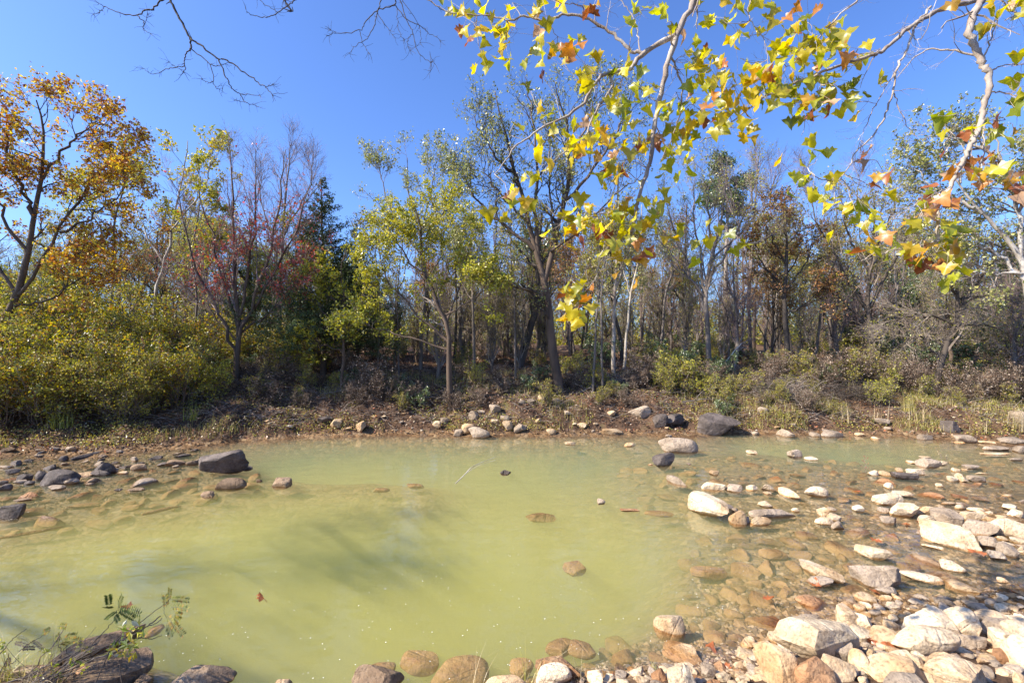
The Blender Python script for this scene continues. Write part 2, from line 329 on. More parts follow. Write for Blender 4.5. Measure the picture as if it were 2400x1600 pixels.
ground = mb.build('ground', MAT_GROUND, smooth=True); tag(ground, kind='structure')

# ------------------------------------------------------------------ water: a body of silty water, open surface with fine ripples
m, n, l, out = nmat('creek_water')
g = n.new('ShaderNodeNewGeometry')
mp = n.new('ShaderNodeMapping'); mp.inputs['Scale'].default_value = (1.0, 1.7, 1); mp.inputs['Rotation'].default_value = (0, 0, .15); l.new(g.outputs['Position'], mp.inputs[0])
na = n.new('ShaderNodeTexNoise'); na.inputs['Scale'].default_value = 2.2; na.inputs['Detail'].default_value = 2; l.new(mp.outputs[0], na.inputs['Vector'])
nb = n.new('ShaderNodeTexNoise'); nb.inputs['Scale'].default_value = 13; nb.inputs['Detail'].default_value = 3; nb.inputs['Distortion'].default_value = .6; l.new(mp.outputs[0], nb.inputs['Vector'])
nc = n.new('ShaderNodeTexNoise'); nc.inputs['Scale'].default_value = .45; nc.inputs['Detail'].default_value = 2; l.new(mp.outputs[0], nc.inputs['Vector'])
rc = n.new('ShaderNodeMapRange'); rc.inputs[1].default_value = .4; rc.inputs[2].default_value = .62; rc.inputs[3].default_value = .25; rc.inputs[4].default_value = 1; l.new(nc.outputs[0], rc.inputs[0])
mb_ = n.new('ShaderNodeMath'); mb_.operation = 'MULTIPLY'; nb.inputs['Scale'].default_value = 10; l.new(nb.outputs[0], mb_.inputs[0]); l.new(rc.outputs[0], mb_.inputs[1])
s1 = n.new('ShaderNodeMath'); s1.operation = 'MULTIPLY_ADD'; s1.inputs[1].default_value = .16; l.new(mb_.outputs[0], s1.inputs[0]); l.new(na.outputs[0], s1.inputs[2])
bp = n.new('ShaderNodeBump'); bp.inputs['Strength'].default_value = 1.0; bp.inputs['Distance'].default_value = .012; l.new(s1.outputs[0], bp.inputs['Height'])
fr = n.new('ShaderNodeFresnel'); fr.inputs[0].default_value = 1.42; l.new(bp.outputs[0], fr.inputs['Normal'])
tr = n.new('ShaderNodeBsdfTransparent'); tr.inputs[0].default_value = (1, 1, 1, 1)
gl = n.new('ShaderNodeBsdfGlossy'); gl.inputs['Roughness'].default_value = .03; l.new(bp.outputs[0], gl.inputs['Normal'])
bf = n.new('ShaderNodeMath'); bf.operation = 'SUBTRACT'; bf.inputs[0].default_value = 1; l.new(g.outputs['Backfacing'], bf.inputs[1])
fm = n.new('ShaderNodeMath'); fm.operation = 'MULTIPLY'; l.new(fr.outputs[0], fm.inputs[0]); l.new(bf.outputs[0], fm.inputs[1])
mx = n.new('ShaderNodeMixShader'); l.new(fm.outputs[0], mx.inputs[0]); l.new(tr.outputs[0], mx.inputs[1]); l.new(gl.outputs[0], mx.inputs[2]); l.new(mx.outputs[0], out.inputs[0])
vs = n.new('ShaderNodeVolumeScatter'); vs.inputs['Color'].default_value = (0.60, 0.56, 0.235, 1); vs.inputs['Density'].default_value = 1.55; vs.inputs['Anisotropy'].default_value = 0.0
# silt scatter colour: yellow mid pool, greyer outward, sky sheen and reflections painted in
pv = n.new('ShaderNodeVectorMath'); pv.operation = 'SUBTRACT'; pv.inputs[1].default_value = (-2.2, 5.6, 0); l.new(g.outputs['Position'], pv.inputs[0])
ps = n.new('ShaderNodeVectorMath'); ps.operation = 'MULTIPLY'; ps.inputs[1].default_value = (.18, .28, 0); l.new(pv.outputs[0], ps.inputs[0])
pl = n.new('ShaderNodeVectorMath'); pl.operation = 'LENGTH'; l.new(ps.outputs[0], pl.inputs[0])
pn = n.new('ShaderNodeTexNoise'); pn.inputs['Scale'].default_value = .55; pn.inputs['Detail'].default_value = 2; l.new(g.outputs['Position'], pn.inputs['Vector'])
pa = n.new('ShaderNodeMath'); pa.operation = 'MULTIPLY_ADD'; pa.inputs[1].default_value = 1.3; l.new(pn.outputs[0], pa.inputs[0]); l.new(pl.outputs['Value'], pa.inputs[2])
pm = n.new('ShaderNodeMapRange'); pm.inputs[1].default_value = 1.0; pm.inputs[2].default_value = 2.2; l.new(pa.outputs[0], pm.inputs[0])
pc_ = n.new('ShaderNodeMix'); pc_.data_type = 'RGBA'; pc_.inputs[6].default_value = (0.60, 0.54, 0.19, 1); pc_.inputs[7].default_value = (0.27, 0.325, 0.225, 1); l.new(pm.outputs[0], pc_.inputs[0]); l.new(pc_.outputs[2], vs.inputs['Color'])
va = n.new('ShaderNodeVolumeAbsorption'); va.inputs['Color'].default_value = (0.60, 0.60, 0.10, 1); va.inputs['Density'].default_value = 0.75
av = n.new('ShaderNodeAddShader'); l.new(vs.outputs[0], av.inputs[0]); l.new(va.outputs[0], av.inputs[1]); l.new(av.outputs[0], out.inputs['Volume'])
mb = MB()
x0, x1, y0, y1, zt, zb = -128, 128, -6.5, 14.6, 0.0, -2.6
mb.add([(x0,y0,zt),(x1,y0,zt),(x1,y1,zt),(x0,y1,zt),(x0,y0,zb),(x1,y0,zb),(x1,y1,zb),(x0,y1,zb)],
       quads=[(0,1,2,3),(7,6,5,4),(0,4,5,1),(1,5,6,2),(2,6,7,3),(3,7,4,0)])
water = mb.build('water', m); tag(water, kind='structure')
print('land', time.time()-T00)
# ------------------------------------------------------------------ stones
def ico(sub):
    import bmesh
    bm = bmesh.new(); bmesh.ops.create_icosphere(bm, subdivisions=sub, radius=1)
    V = np.array([v.co[:] for v in bm.verts]); F = np.array([[v.index for v in f.verts] for f in bm.faces]); bm.free()
    return V, F
ICO = {s: ico(s) for s in (3, 4, 5)}
def stone_shape(rng, style, sub):
    V, F = ICO[sub]; V = V.copy()
    e = {'b': .5, 'r': .78, 's': .62, 'p': .75}[style]
    V = np.sign(V)*np.abs(V)**e
    V += norm(V)*(wave_noise(V, rng, 1.6, 5)*.25)[:, None]
    nc = {'b': 14, 'r': 8, 's': 10, 'p': 11}[style]
    for _ in range(nc):
        nn = norm(rng.normal(size=3)*np.array([1, 1, .9])); d = (V@nn); mxd = d.max(); o = mxd*rng.uniform(.55, .85)
        over = np.maximum(d-o, 0); V -= nn*(over*(.97 if style != 'r' else .82))[:, None]
    if style == 'p':       # one high shoulder
        V[:, 2] *= np.clip(1.05-.5*np.maximum(V[:, 0], -.4), .4, 1.4)
    a_ = {'b': 1., 'r': .55, 's': .8, 'p': 1.}[style]
    rid = lambda f, n: 1-2*np.abs(wave_noise(V, rng, f, n))*2
    V += norm(V)*(wave_noise(V, rng, 4, 6)*.045*a_+rid(5, 5)*.018*a_+wave_noise(V, rng, 11, 7)*.02*a_+((rid(17, 6)*.008+wave_noise(V, rng, 26, 7)*.008)*a_ if sub > 3 else 0))[:, None]
    lo, hi = V.min(0), V.max(0)
    return (V-(lo+hi)/2)/((hi-lo)/2), F

STONES = []      # (object, centre, halfwidth)
def make_stone(name, c, L, Wd, Ht, yaw, style, colk, seed, sub=4, tilt=0.0, roll=0.0):
    rng = np.random.default_rng(seed)
    V, F = stone_shape(rng, style, sub)
    V = V*np.array([L/2, Wd/2, Ht/2])
    ct, st = math.cos(tilt), math.sin(tilt)
    V = V@np.array([[ct, 0, st], [0, 1, 0], [-st, 0, ct]])
    cr, sr = math.cos(roll), math.sin(roll)
    V = V@np.array([[1, 0, 0], [0, cr, sr], [0, -sr, cr]])
    mb = MB(); mb.add(V, tris=F)
    o = mb.build(name, SM[colk], smooth=True, sharp=R(24))
    o.location = c; o.rotation_euler = (0, 0, yaw)
    return o
def px_stone(name, ox, oy, s, xa, ya, xb, yb, T, style, colk, seed, sunk=.3, asp=None, tilt=0, roll=0, land=False, wet_z=None, dep=None, zoff=0.):
    """silhouette given by the ends of its long axis and its visible thickness, in pixels of a crop"""
    xa, ya, xb, yb = ox+xa/s, oy+ya/s, ox+xb/s, oy+yb/s; T = T/s
    k = asp if asp else {'b': .62, 'r': .72, 's': .34, 'p': .7}[style]   # height over width
    xm, ym = (xa+xb)/2, (ya+yb)/2
    z0 = 0.0 if dep is None else -dep
    Hh = .1
    for it in range(5):
        if land: c = ground_hit(xm, ym, Hh/2+zoff); z0 = c[2]-Hh/2
        else:
            if dep is not None: z0 = -dep-Hh
            c = on_plane(xm, ym, z0+Hh/2)
        Y = c[1]; al = math.atan((ym-800)/FPX)
        tw = T/FPX*math.hypot(Y, (CAM_H-z0))
        D = tw/(math.sin(al)+k*math.cos(al)); Hh = k*D
    a = on_plane(xa, ya, z0+Hh/2); b = on_plane(xb, yb, z0+Hh/2)
    d = b-a; L = np.linalg.norm(d[:2]); yaw = math.atan2(d[1], d[0])
    L *= 1.06; D *= 1.1; Hh *= 1.12
    Ht = Hh/(1-sunk)
    cz = z0+Hh-Ht/2 if dep is None else -dep-Ht/2
    wpx = max(abs(xb-xa), T)
    sub = 5 if wpx > 130 else (4 if wpx > 26 else 3)
    o = make_stone(name, (c[0], c[1], cz), L, D, Ht, yaw, style, colk, seed, sub, tilt, roll)
    STONES.append((o, (xm, ym), wpx, colk, style, max(L, D)))
    return o
R4 = (0, 900, 2.24); R5 = (700, 900, 2.24); R6 = (1400, 950, 2.4117); R7 = (1800, 950, 2.4117)
# key: crop, xa,ya,xb,yb,T, style, colour, label or None, options
LM = []  # landmarks: (px,py,short phrase)
def S(crop, xa, ya, xb, yb, T, style, colk, label=None, short=None, name=None, **kw):
    S.n += 1
    nm = name or ('boulder' if max(abs(xb-xa), T)/crop[2] > 75 else 'stone')
    o = px_stone(nm, *crop, xa, ya, xb, yb, T, style, colk, 100+S.n*7, **kw)
    o['category'] = 'boulder' if nm == 'boulder' else 'stone'
    px, py = STONES[-1][1]
    if label: o['label'] = label
    if short: LM.append((px, py, short))
    o['_px'] = px; o['_py'] = py; o['_w'] = STONES[-1][2]; o['_c'] = colk; o['_s'] = style
    return o
S.n = 0
# --- left bar and the boulders by it
S(R4,1040,410,1288,412,118,'b','d','large dark angular boulder with a pale sunlit left face standing in the water','the big dark left boulder',asp=1.05,sunk=.12,tilt=.1,roll=.3)
S(R4,1142,520,1295,520,56,'r','b','rounded mauve brown boulder in the water in front of the big dark left boulder','the rounded mauve boulder',asp=.7)
S(R4,1430,515,1525,515,50,'b','b','small brown blocky stone out in the water right of the rounded mauve boulder','the small brown blocky stone',asp=.75)
S(R4,1062,575,1125,575,32,'b','b','grey triangular stone alone in the water below the rounded mauve boulder',None)
S(R4,-20,672,137,658,78,'b','d','dark ridged boulder half cut off at the left edge of the photo','the dark ridged boulder at the left edge',asp=.7)
S(R4,228,490,412,485,76,'p','d','dark domed boulder, widest of the stones on the gravel bar at left','the dark domed boulder on the left bar',asp=.85)
S(R4,500,440,598,440,62,'b','d','dark boxy stone sticking up at the tip of the left gravel bar','the dark boxy stone',asp=1.1)
for a in [(340,508,405,508,36,'b','g'),(90,488,178,482,38,'b','d'),(480,465,575,465,28,'r','d'),(580,450,622,450,25,'r','b'),(185,478,262,468,50,'b','d'),(80,510,130,510,22,'s','g'),(255,540,336,542,28,'s','g'),
          (30,458,105,456,30,'r','d'),(0,430,60,432,20,'s','g'),(55,410,110,410,25,'r','d'),(690,435,776,432,32,'r','b'),(620,463,672,463,18,'s','t'),(780,390,852,383,22,'s','d'),(865,414,975,406,30,'b','b'),
          (975,412,1040,410,25,'r','b'),(690,392,726,392,26,'b','g'),(450,522,492,522,14,'s','b'),(605,553,640,553,14,'s','d'),(680,552,762,550,18,'s','b'),(75,610,166,603,15,'s','b'),(0,542,66,535,34,'r','d'),
          (0,515,40,515,22,'r','d'),(130,515,176,515,22,'b','d'),(405,470,490,470,25,'s','t'),(310,390,356,388,28,'r','d'),(520,380,562,372,18,'r','b'),(1278,440,1320,440,22,'b','d'),(1345,505,1376,505,15,'r','b'),
          (905,430,940,430,14,'s','g'),(720,415,760,412,16,'s','d'),(130,400,180,398,14,'s','d'),(600,430,640,425,14,'s','b')]:
    S(R4,*a)
S(R4,378,392,552,352,20,'s','d','long flat dark slab slanting up at the shore behind the left gravel bar','the slanting flat slab',asp=.5)
# --- bottom left
S(R4,283,1435,770,1265,100,'s','b','long brown slab slanting out into the water in the lower left corner','the long brown slab',asp=.65,sunk=.35)
S(R4,390,1575,800,1460,165,'b','b','largest brown grey boulder of the lower left corner, under the leafy stems','the big brown boulder at lower left',asp=.5,sunk=.25,roll=.15)
S(R4,215,1600,400,1540,90,'b','b'); S(R4,560,1440,640,1420,36,'b','o')
S(R4,-40,1570,166,1560,120,'r','t','smooth tan boulder at the very bottom left corner',None,asp=.5)
S(R4,370,1510,540,1480,60,'s','o','flat orange brown stone between the two brown boulders at lower left',None)
S(R4,890,1585,1240,1490,110,'p','b','pointed brown boulder poking into the water at bottom left centre','the pointed brown boulder',asp=.6,tilt=-.12)
S(R4,1450,1565,1532,1562,32,'r','t')
S(R4,700,1570,802,1545,55,'b','b')
S(R4,590,1575,665,1565,40,'r','g')
# --- far bank, middle
for a in [(700,212,745,210,35,'b','t'),(745,192,792,190,30,'b','g'),(818,250,861,252,35,'b','g'),(860,238,922,230,50,'r','t'),(890,165,942,165,50,'r','g'),(1060,178,1110,178,30,'b','g'),(1070,210,1121,215,45,'b','t'),
          (1130,230,1196,230,42,'b','g'),(1300,248,1352,248,30,'r','t'),(305,222,350,222,50,'p','t'),(1005,125,1055,130,45,'b','g'),(1255,75,1306,75,40,'b','t'),(1460,215,1512,218,25,'s','t'),(1620,155,1662,155,25,'s','t'),
          (170,208,232,200,44,'b','t'),(1200,90,1240,88,22,'b','g'),(1150,95,1190,92,20,'b','g'),(1330,85,1370,85,24,'b','g'),(1395,150,1430,150,20,'b','g'),(1240,190,1275,190,20,'r','t'),(1010,195,1045,192,20,'b','t')]:
    S(R5,*a,land=True,sunk=.25)
S(R5,898,252,1002,256,60,'p','g','pale grey pyramid shaped stone at the far waterline left of centre','the pale pyramid stone',land=True,asp=.9,sunk=.2)
S(R5,108,188,192,168,26,'s','d','dark slab tilted up on the far bank near the red leafed tree',None,land=True)
S(R5,1398,308,1452,310,20,'s','t'); S(R5,1060,460,1116,462,24,'b','d','dark lump just breaking the surface in mid creek','the dark lump in mid creek')
# --- far bank right and mid water
S(R6,352,222,567,225,80,'r','g','smooth pinkish grey oval boulder in the water in front of the far bank','the oval pinkish boulder',asp=.85,sunk=.25)
S(R6,562,105,800,112,112,'p','d','great dark boulder with a lit left face at the foot of the far bank','the great dark far bank boulder',land=True,asp=1.0,sunk=.15)
S(R6,178,30,300,38,60,'b','g','mauve grey boulder up the far bank left of the great dark boulder','the mauve bank boulder',land=True,asp=.7)
S(R6,318,75,390,75,60,'b','d',land=True); S(R6,375,82,478,75,62,'b','d','cracked dark boulder on the far bank beside the great dark boulder',None,land=True,asp=.8)
S(R6,322,308,440,300,66,'p','d','jagged dark purple stone in the water below the oval boulder','the jagged dark stone',asp=1.2,tilt=.35)
S(R6,30,147,138,148,32,'s','t',land=True); S(R6,152,220,208,220,22,'r','t'); S(R6,905,22,966,25,32,'r','g',land=True); S(R6,873,158,911,158,24,'r','g',land=True)
for a in [(385,408,508,435,45,'b','g'),(632,378,682,378,28,'b','t'),(588,452,712,455,46,'b','w'),(733,465,816,465,42,'b','g'),(845,465,907,465,30,'p','w'),(925,460,1000,460,35,'p','w'),(910,556,986,558,35,'s','w'),
          (0,540,46,540,30,'b','g'),(130,590,236,592,18,'s','o'),(845,262,901,264,24,'s','w'),(935,492,980,494,20,'s','w'),(505,330,532,330,12,'s','g'),(288,332,312,332,12,'s','t')]:
    S(R6,*a)
S(R6,512,535,745,590,118,'p','w','big smooth cream boulder standing in the water right of the middle','the big cream boulder',asp=.85,sunk=.2)
S(R6,748,628,832,628,80,'r','t','round tan stone touching the right end of the big cream boulder','the round tan stone',asp=.95)
S(R6,866,612,1102,598,48,'s','g','long pitted grey slab lying in the shallows right of the round tan stone','the long pitted slab',asp=.6)
S(R6,852,650,978,650,44,'r','t'); S(R6,836,640,862,645,40,'b','g')
S(R6,715,560,760,580,26,'b','d'); S(R6,760,590,800,590,20,'b','g')
S(R6,320,1205,490,1235,100,'r','t','lumpy brown rock half submerged near the bottom, right of the middle','the lumpy half sunk rock',asp=.6,sunk=.5)
# --- right: far shore
for a in [(50,150,152,160,48,'p','g'),(232,168,298,172,35,'r','g'),(295,165,426,165,52,'r','g'),(393,193,486,195,22,'s','t'),(590,195,641,195,35,'p','t'),(850,182,926,182,32,'r','g'),(1060,190,1160,190,50,'b','g'),
          (1300,195,1442,198,40,'s','g'),(1215,240,1275,240,26,'s','g'),(1270,242,1340,240,28,'s','g'),(1390,245,1450,245,40,'b','g'),(1205,272,1368,272,14,'s','t'),(1360,302,1425,302,20,'s','g'),(1050,208,1110,210,16,'s','t'),
          (1190,205,1280,210,14,'s','t')]:
    S(R7,*a,land=a[1]<215)
S(R7,975,112,1082,125,58,'b','d','dark layered log shaped boulder among grass on the far bank at right','the dark layered boulder',land=True,asp=.7)
S(R7,600,90,690,95,36,'b','g',land=True); S(R7,1390,60,1450,60,60,'b','g',land=True)
# --- right: shallows
for a in [(110,268,189,270,46,'r','g'),(210,297,284,297,26,'s','w'),(960,325,1006,325,26,'b','w'),(1035,360,1089,365,26,'b','w'),(1103,345,1194,345,25,'s','g'),(1015,412,1076,412,30,'b','w'),
          (1055,400,1130,410,50,'p','w'),(1132,412,1217,412,35,'b','g'),(567,380,626,382,30,'b','w'),(620,380,692,385,28,'b','t'),(790,372,882,375,35,'b','w'),(720,362,762,365,25,'b','t'),(1165,380,1248,385,12,'s','t'),
          (950,448,989,450,22,'r','w'),(660,450,706,450,36,'r','w'),(690,493,809,500,35,'s','w'),(630,590,690,590,28,'b','g'),(628,638,732,645,48,'b','g'),(835,592,957,590,56,'b','t'),(858,642,930,640,50,'r','w'),
          (1100,622,1226,625,55,'b','w'),(1280,635,1370,640,40,'b','t'),(1140,585,1211,585,35,'s','w'),(1230,607,1271,607,25,'r','w'),(1370,615,1460,615,55,'b','w'),(1318,570,1412,570,32,'s','w'),(1060,572,1112,572,25,'r','w'),
          (978,550,1056,550,16,'s','t'),(1180,755,1300,785,70,'b','g'),(1235,835,1342,850,50,'b','g'),(1380,762,1460,765,40,'s','w'),(1400,805,1460,815,45,'b','w'),(340,583,381,583,26,'b','g'),(258,645,361,650,42,'s','w'),
          (343,630,409,632,38,'b','w'),(482,580,536,580,38,'r','w'),(135,588,173,588,25,'r','w'),(610,1040,726,1042,38,'s','g'),(870,785,990,808,24,'s','w'),(612,757,652,757,15,'s','w'),(788,312,830,325,18,'s','w'),
          (860,290,920,292,12,'s','w'),(830,365,870,368,14,'s','w'),(1095,360,1130,362,12,'s','t'),(1300,640,1340,655,30,'b','t'),(1240,660,1290,690,40,'b','w'),(1290,745,1350,752,26,'s','t'),(1375,735,1440,740,30,'s','w'),
          (1000,660,1060,640,30,'b','t'),(1160,690,1240,705,30,'b','t')]:
    S(R7,*a)
S(R7,845,320,964,322,56,'p','g','mauve grey wedge stone in the far shallows beside dry weeds','the mauve wedge stone')
S(R7,698,390,832,394,44,'s','d','flat dark slate coloured slab among pale stones in the far right shallows','the flat slate slab',asp=.5)
S(R7,208,482,332,485,58,'r','w','rounded cream stone with a dark right side in mid shallows','the rounded cream stone')
S(R7,50,475,185,512,44,'b','w','narrow cream stone slanting down to the right in mid shallows','the narrow slanting stone')
S(R7,283,600,346,602,54,'b','w','upright white stone in a huddle of four in the shallows','the upright white stone')
S(R7,363,675,431,677,50,'b','g','knobbly pale stone, nearest of the huddle of four in the shallows','the knobbly pale stone')
S(R7,610,535,744,520,54,'b','w','rough cream and grey stone at the tip of the right stone bar','the rough bar tip stone')
S(R7,695,585,833,590,84,'b','w','cracked cream boulder with a twig lying over it on the right bar','the cracked cream boulder')
S(R7,925,620,1086,638,98,'b','g','pinkish grey boulder behind the great pale slab on the right bar','the pinkish bar boulder')
S(R7,850,690,1195,765,125,'b','w','great pale wedge slab with a shaded right end on the right bar','the great pale wedge slab',asp=.6,sunk=.2)
S(R7,1088,672,1285,700,85,'b','g','broad pinkish slab right of the great pale wedge slab','the broad pinkish slab')
S(R7,1300,695,1460,690,112,'r','w','white rounded boulder at the right edge of the bar','the white edge boulder')
S(R7,1290,795,1422,828,75,'b','g','smooth mauve white stone at the front of the right bar',None)
S(R7,490,795,699,850,74,'r','w','smooth pale oblong stone with a dark spot in the near shallows','the smooth oblong stone',asp=.5)
S(R7,482,950,732,958,120,'b','g','rough lumpy grey boulder with a shadowed front in the near shallows','the rough lumpy boulder',asp=.75,sunk=.15)
S(R7,735,945,987,985,50,'s','w','thin flat pale slab right of the rough lumpy boulder','the thin flat slab')
S(R7,178,880,415,985,66,'b','w','long white block slanting down to the right in the near shallows','the long white block',asp=.6)
S(R7,216,985,374,995,50,'s','g','grey flat stone tucked in front of the long white block',None)
S(R7,976,900,1098,902,64,'p','w','pale pyramid shaped stone alone in the near right shallows','the lone pale pyramid')
S(R7,1390,1105,1460,1110,66,'r','w'); S(R7,1290,980,1350,985,28,'s','t')
# --- bottom right pile
L = dict(land=True)
S(R7,132,1230,302,1212,80,'s','g','flat mauve stone propped behind the big split cream boulder','the flat mauve stone',asp=.6,**L)
S(R7,150,1285,250,1270,50,'s','w',**L)
S(R7,100,1345,478,1290,215,'b','w','big split cream boulder, largest of the bottom right pile','the big split boulder',asp=.75,sunk=.2,**L)
S(R7,-30,1480,168,1480,225,'r','t','egg shaped tan boulder at the bottom edge, left end of the pile','the egg shaped boulder',asp=.9,sunk=.15,**L)
S(R7,146,1520,372,1525,190,'r','o','orange brown boulder at the bottom edge right of the egg shaped one','the orange brown boulder',asp=.75,**L)
S(R7,362,1385,474,1385,100,'b','g','brown pointed block wedged right of the big split boulder',None,asp=.9,**L)
S(R7,300,1480,492,1500,112,'b','t','flat faced tan block at the bottom edge of the pile','the flat faced tan block',asp=.6,**L)
S(R7,480,1460,562,1460,120,'r','t','upright brown egg shaped stone right of the flat faced block',None,asp=1.0,**L)
S(R7,388,1205,492,1200,118,'r','w','round white boulder at the back left of the bottom right pile','the round white boulder',asp=.9,**L)
S(R7,470,1215,582,1222,84,'b','w','knobbly white stone joined to the right of the round white boulder',None,asp=.8,**L)
S(R7,488,1300,592,1265,80,'b','w','small white slab leaning in the middle of the pile',None,**L)
S(R7,597,1310,742,1330,104,'b','w','white blocky stone behind the orange leaves',None,asp=.7,**L)
S(R7,655,1255,766,1248,76,'r','t','smooth tan stone at the back of the pile left of the stacked pair','the smooth back tan stone',asp=.6,**L)
S(R7,765,1225,1052,1230,135,'b','w','upper boulder of the stacked cream pair in the bottom right pile','the stacked upper boulder',asp=.55,zoff=.09,**L)
S(R7,728,1340,1058,1325,140,'r','w','lower rounded boulder of the stacked cream pair, layered underneath','the stacked lower boulder',asp=.75,sunk=.2,**L)
S(R7,1000,1210,1190,1240,146,'b','w','tall pale boulder casting a shadow right of the stacked pair','the tall pale boulder',asp=.85,**L)
S(R7,1130,1200,1335,1195,74,'r','t','long smooth tan boulder at the back right of the pile','the long tan boulder',asp=.5,**L)
S(R7,1190,1245,1402,1240,80,'b','g','broad brown grey boulder in front of the long tan boulder',None,asp=.5,**L)
S(R7,1060,1325,1228,1335,70,'b','g','grey angular stone in shade right of the stacked pair',None,asp=.6,**L)
S(R7,1350,1275,1470,1270,100,'r','w','cream boulder cut off by the right edge of the photo','the cream edge boulder',**L)
S(R7,1285,1345,1356,1335,112,'b','w','narrow upright cream stone near the right edge',None,asp=.9,**L)
S(R7,1355,1380,1480,1390,172,'r','w','tall cream boulder at the lower right edge of the photo',None,asp=.8,**L)
S(R7,1263,1422,1371,1418,68,'r','o','smooth orange brown pebble shaped stone near the right edge',None,**L)
S(R7,566,1495,900,1500,150,'b','t','wide rough tan boulder at the bottom edge in the middle of the pile','the wide rough tan boulder',asp=.5,**L)
S(R7,655,1560,855,1560,90,'r','g','mauve smooth boulder cut by the bottom edge',None,asp=.5,**L)
S(R7,880,1430,1215,1560,170,'b','t','large tan brown boulder slanting down to the bottom edge at right','the large slanting boulder',asp=.6,**L)
S(R7,850,1540,1055,1550,70,'b','t','low tan stone at the bottom edge under the large slanting boulder',None,**L)
for a in [(700,1400,802,1412,46,'b','w'),(810,1460,884,1462,72,'b','w'),(1350,1480,1421,1482,52,'r','t'),(1390,1558,1460,1558,52,'r','t'),(1180,1435,1240,1440,36,'b','t'),(1100,1360,1170,1368,24,'s','g'),
          (560,1400,612,1410,40,'b','t'),(600,1440,650,1445,26,'b','o'),(440,1300,490,1300,26,'b','g'),(740,1200,790,1195,24,'b','t'),(500,1510,560,1520,34,'b','g'),(510,1550,570,1555,40,'r','t'),(1230,1330,1270,1335,26,'b','t'),(1240,1385,1290,1390,24,'b','t'),
          (620,1290,665,1290,34,'r','t'),(530,1350,580,1355,28,'b','g'),(690,1290,740,1285,24,'b','o')]:
    S(R7,*a,**L)
for a in [(398,1540,547,1520,110,'b','w'),(585,1505,667,1510,80,'b','g'),(670,1535,757,1540,56,'b','w'),(780,1550,853,1552,52,'b','t'),(350,1495,432,1505,60,'b','w'),(555,1560,600,1562,36,'b','g'),(730,1575,790,1578,36,'b','t'),(480,1570,540,1575,36,'s','t'),(110,1568,180,1570,30,'b','t'),(620,1575,700,1578,40,'b','o'),(300,1572,370,1575,32,'b','g')]:
    S(R6,*a,**L)
# --- bottom centre
S(R5,280,1560,545,1530,120,'b','b','brown boulder with a lit top at the bottom edge left of centre','the brown bottom edge boulder',asp=.6,sunk=.3)
S(R5,985,1572,1188,1560,66,'r','t','pale smooth stone low at the bottom edge beside dry grass','the pale bottom edge stone')
S(R5,1245,1540,1425,1525,100,'r','w','cream boulder at the bottom edge between grass tufts','the cream bottom edge boulder',land=True,asp=.75)
S(R5,1515,1530,1592,1535,80,'b','w','white cracked block at the bottom edge right of the cream boulder',None,land=True,asp=.9)
S(R5,1250,1450,1478,1485,72,'b','o','wet orange brown stone awash behind the cream bottom edge boulder',None,asp=.5,sunk=.5)
NAMED_END = len(STONES)

# --- submerged, visible stones: each placed on the bed
def sub_stone(crop, xa, ya, xb, yb, T, style='r', colk='o', label=None, top=-.02):
    o = px_stone('sunken_stone', *crop, xa, ya, xb, yb, T, style, colk, 7000+int(xa), sunk=.35, asp=.4, dep=abs(top)+.015)
    o['category'] = 'stone'; o['label'] = label
for a, lb in [((R5,1195,690,1345,690,40,'b'),'orange brown stone just under the surface right of mid creek'),
              ((R5,1385,955,1500,950,62,'s','o'),'square brown stone under murky water right of the middle'),
              ((R5,1310,1395,1440,1345,80),'upright brown stone under water behind the bottom centre stones'),
              ((R5,1400,1375,1550,1375,80),'oval orange brown stone under water right of the upright sunken one'),
              ((R5,1110,1472,1232,1472,70),'round brown stone under water behind the dry grass tuft'),
              ((R5,700,1510,992,1490,150),'widest dark brown boulder under water at bottom centre'),
              ((R5,540,1450,732,1440,90),'dark brown sunken boulder left of the widest sunken one'),
              ((R5,320,1495,505,1480,60),'low brown sunken stone behind the bottom edge brown boulder'),
              ((R4,760,1310,865,1262,40),'orange sunken slab off the tip of the long brown slab'),
              ((R6,920,830,1065,835,50),'brown sunken stone in the shallows left of the long white block'),
              ((R6,530,930,720,935,60),'broad pale brown stone deep in the murky shallows'),
              ((R6,850,1080,1010,1110,90),'broad tan slab under water with an orange leaf on it'),
              ((R6,600,1290,750,1320,80),'tan sunken slab right of the lumpy half sunk rock'),
              ((R6,735,1320,850,1320,60),'yellow brown sunken block beside the tan sunken slab'),
              ((R6,268,600,430,612,30),'long reddish sunken slab left of the big cream boulder'),
              ((R5,570,530,655,532,22),'brown sunken stone in mid creek left of the leaning twig'),
              ((R5,395,552,475,552,20),'flat orange sunken stone in mid creek, far left of the leaning twig'),
              ((R4,360,640,520,625,22),'long orange sunken slab below the left gravel bar'),
              ((R4,750,680,960,630,16),'thin orange sunken ledge out from the left gravel bar'),
              ((R4,0,805,330,745,16),'longest thin orange sunken ledge at the left edge')]:
    sub_stone(*a, label=lb)

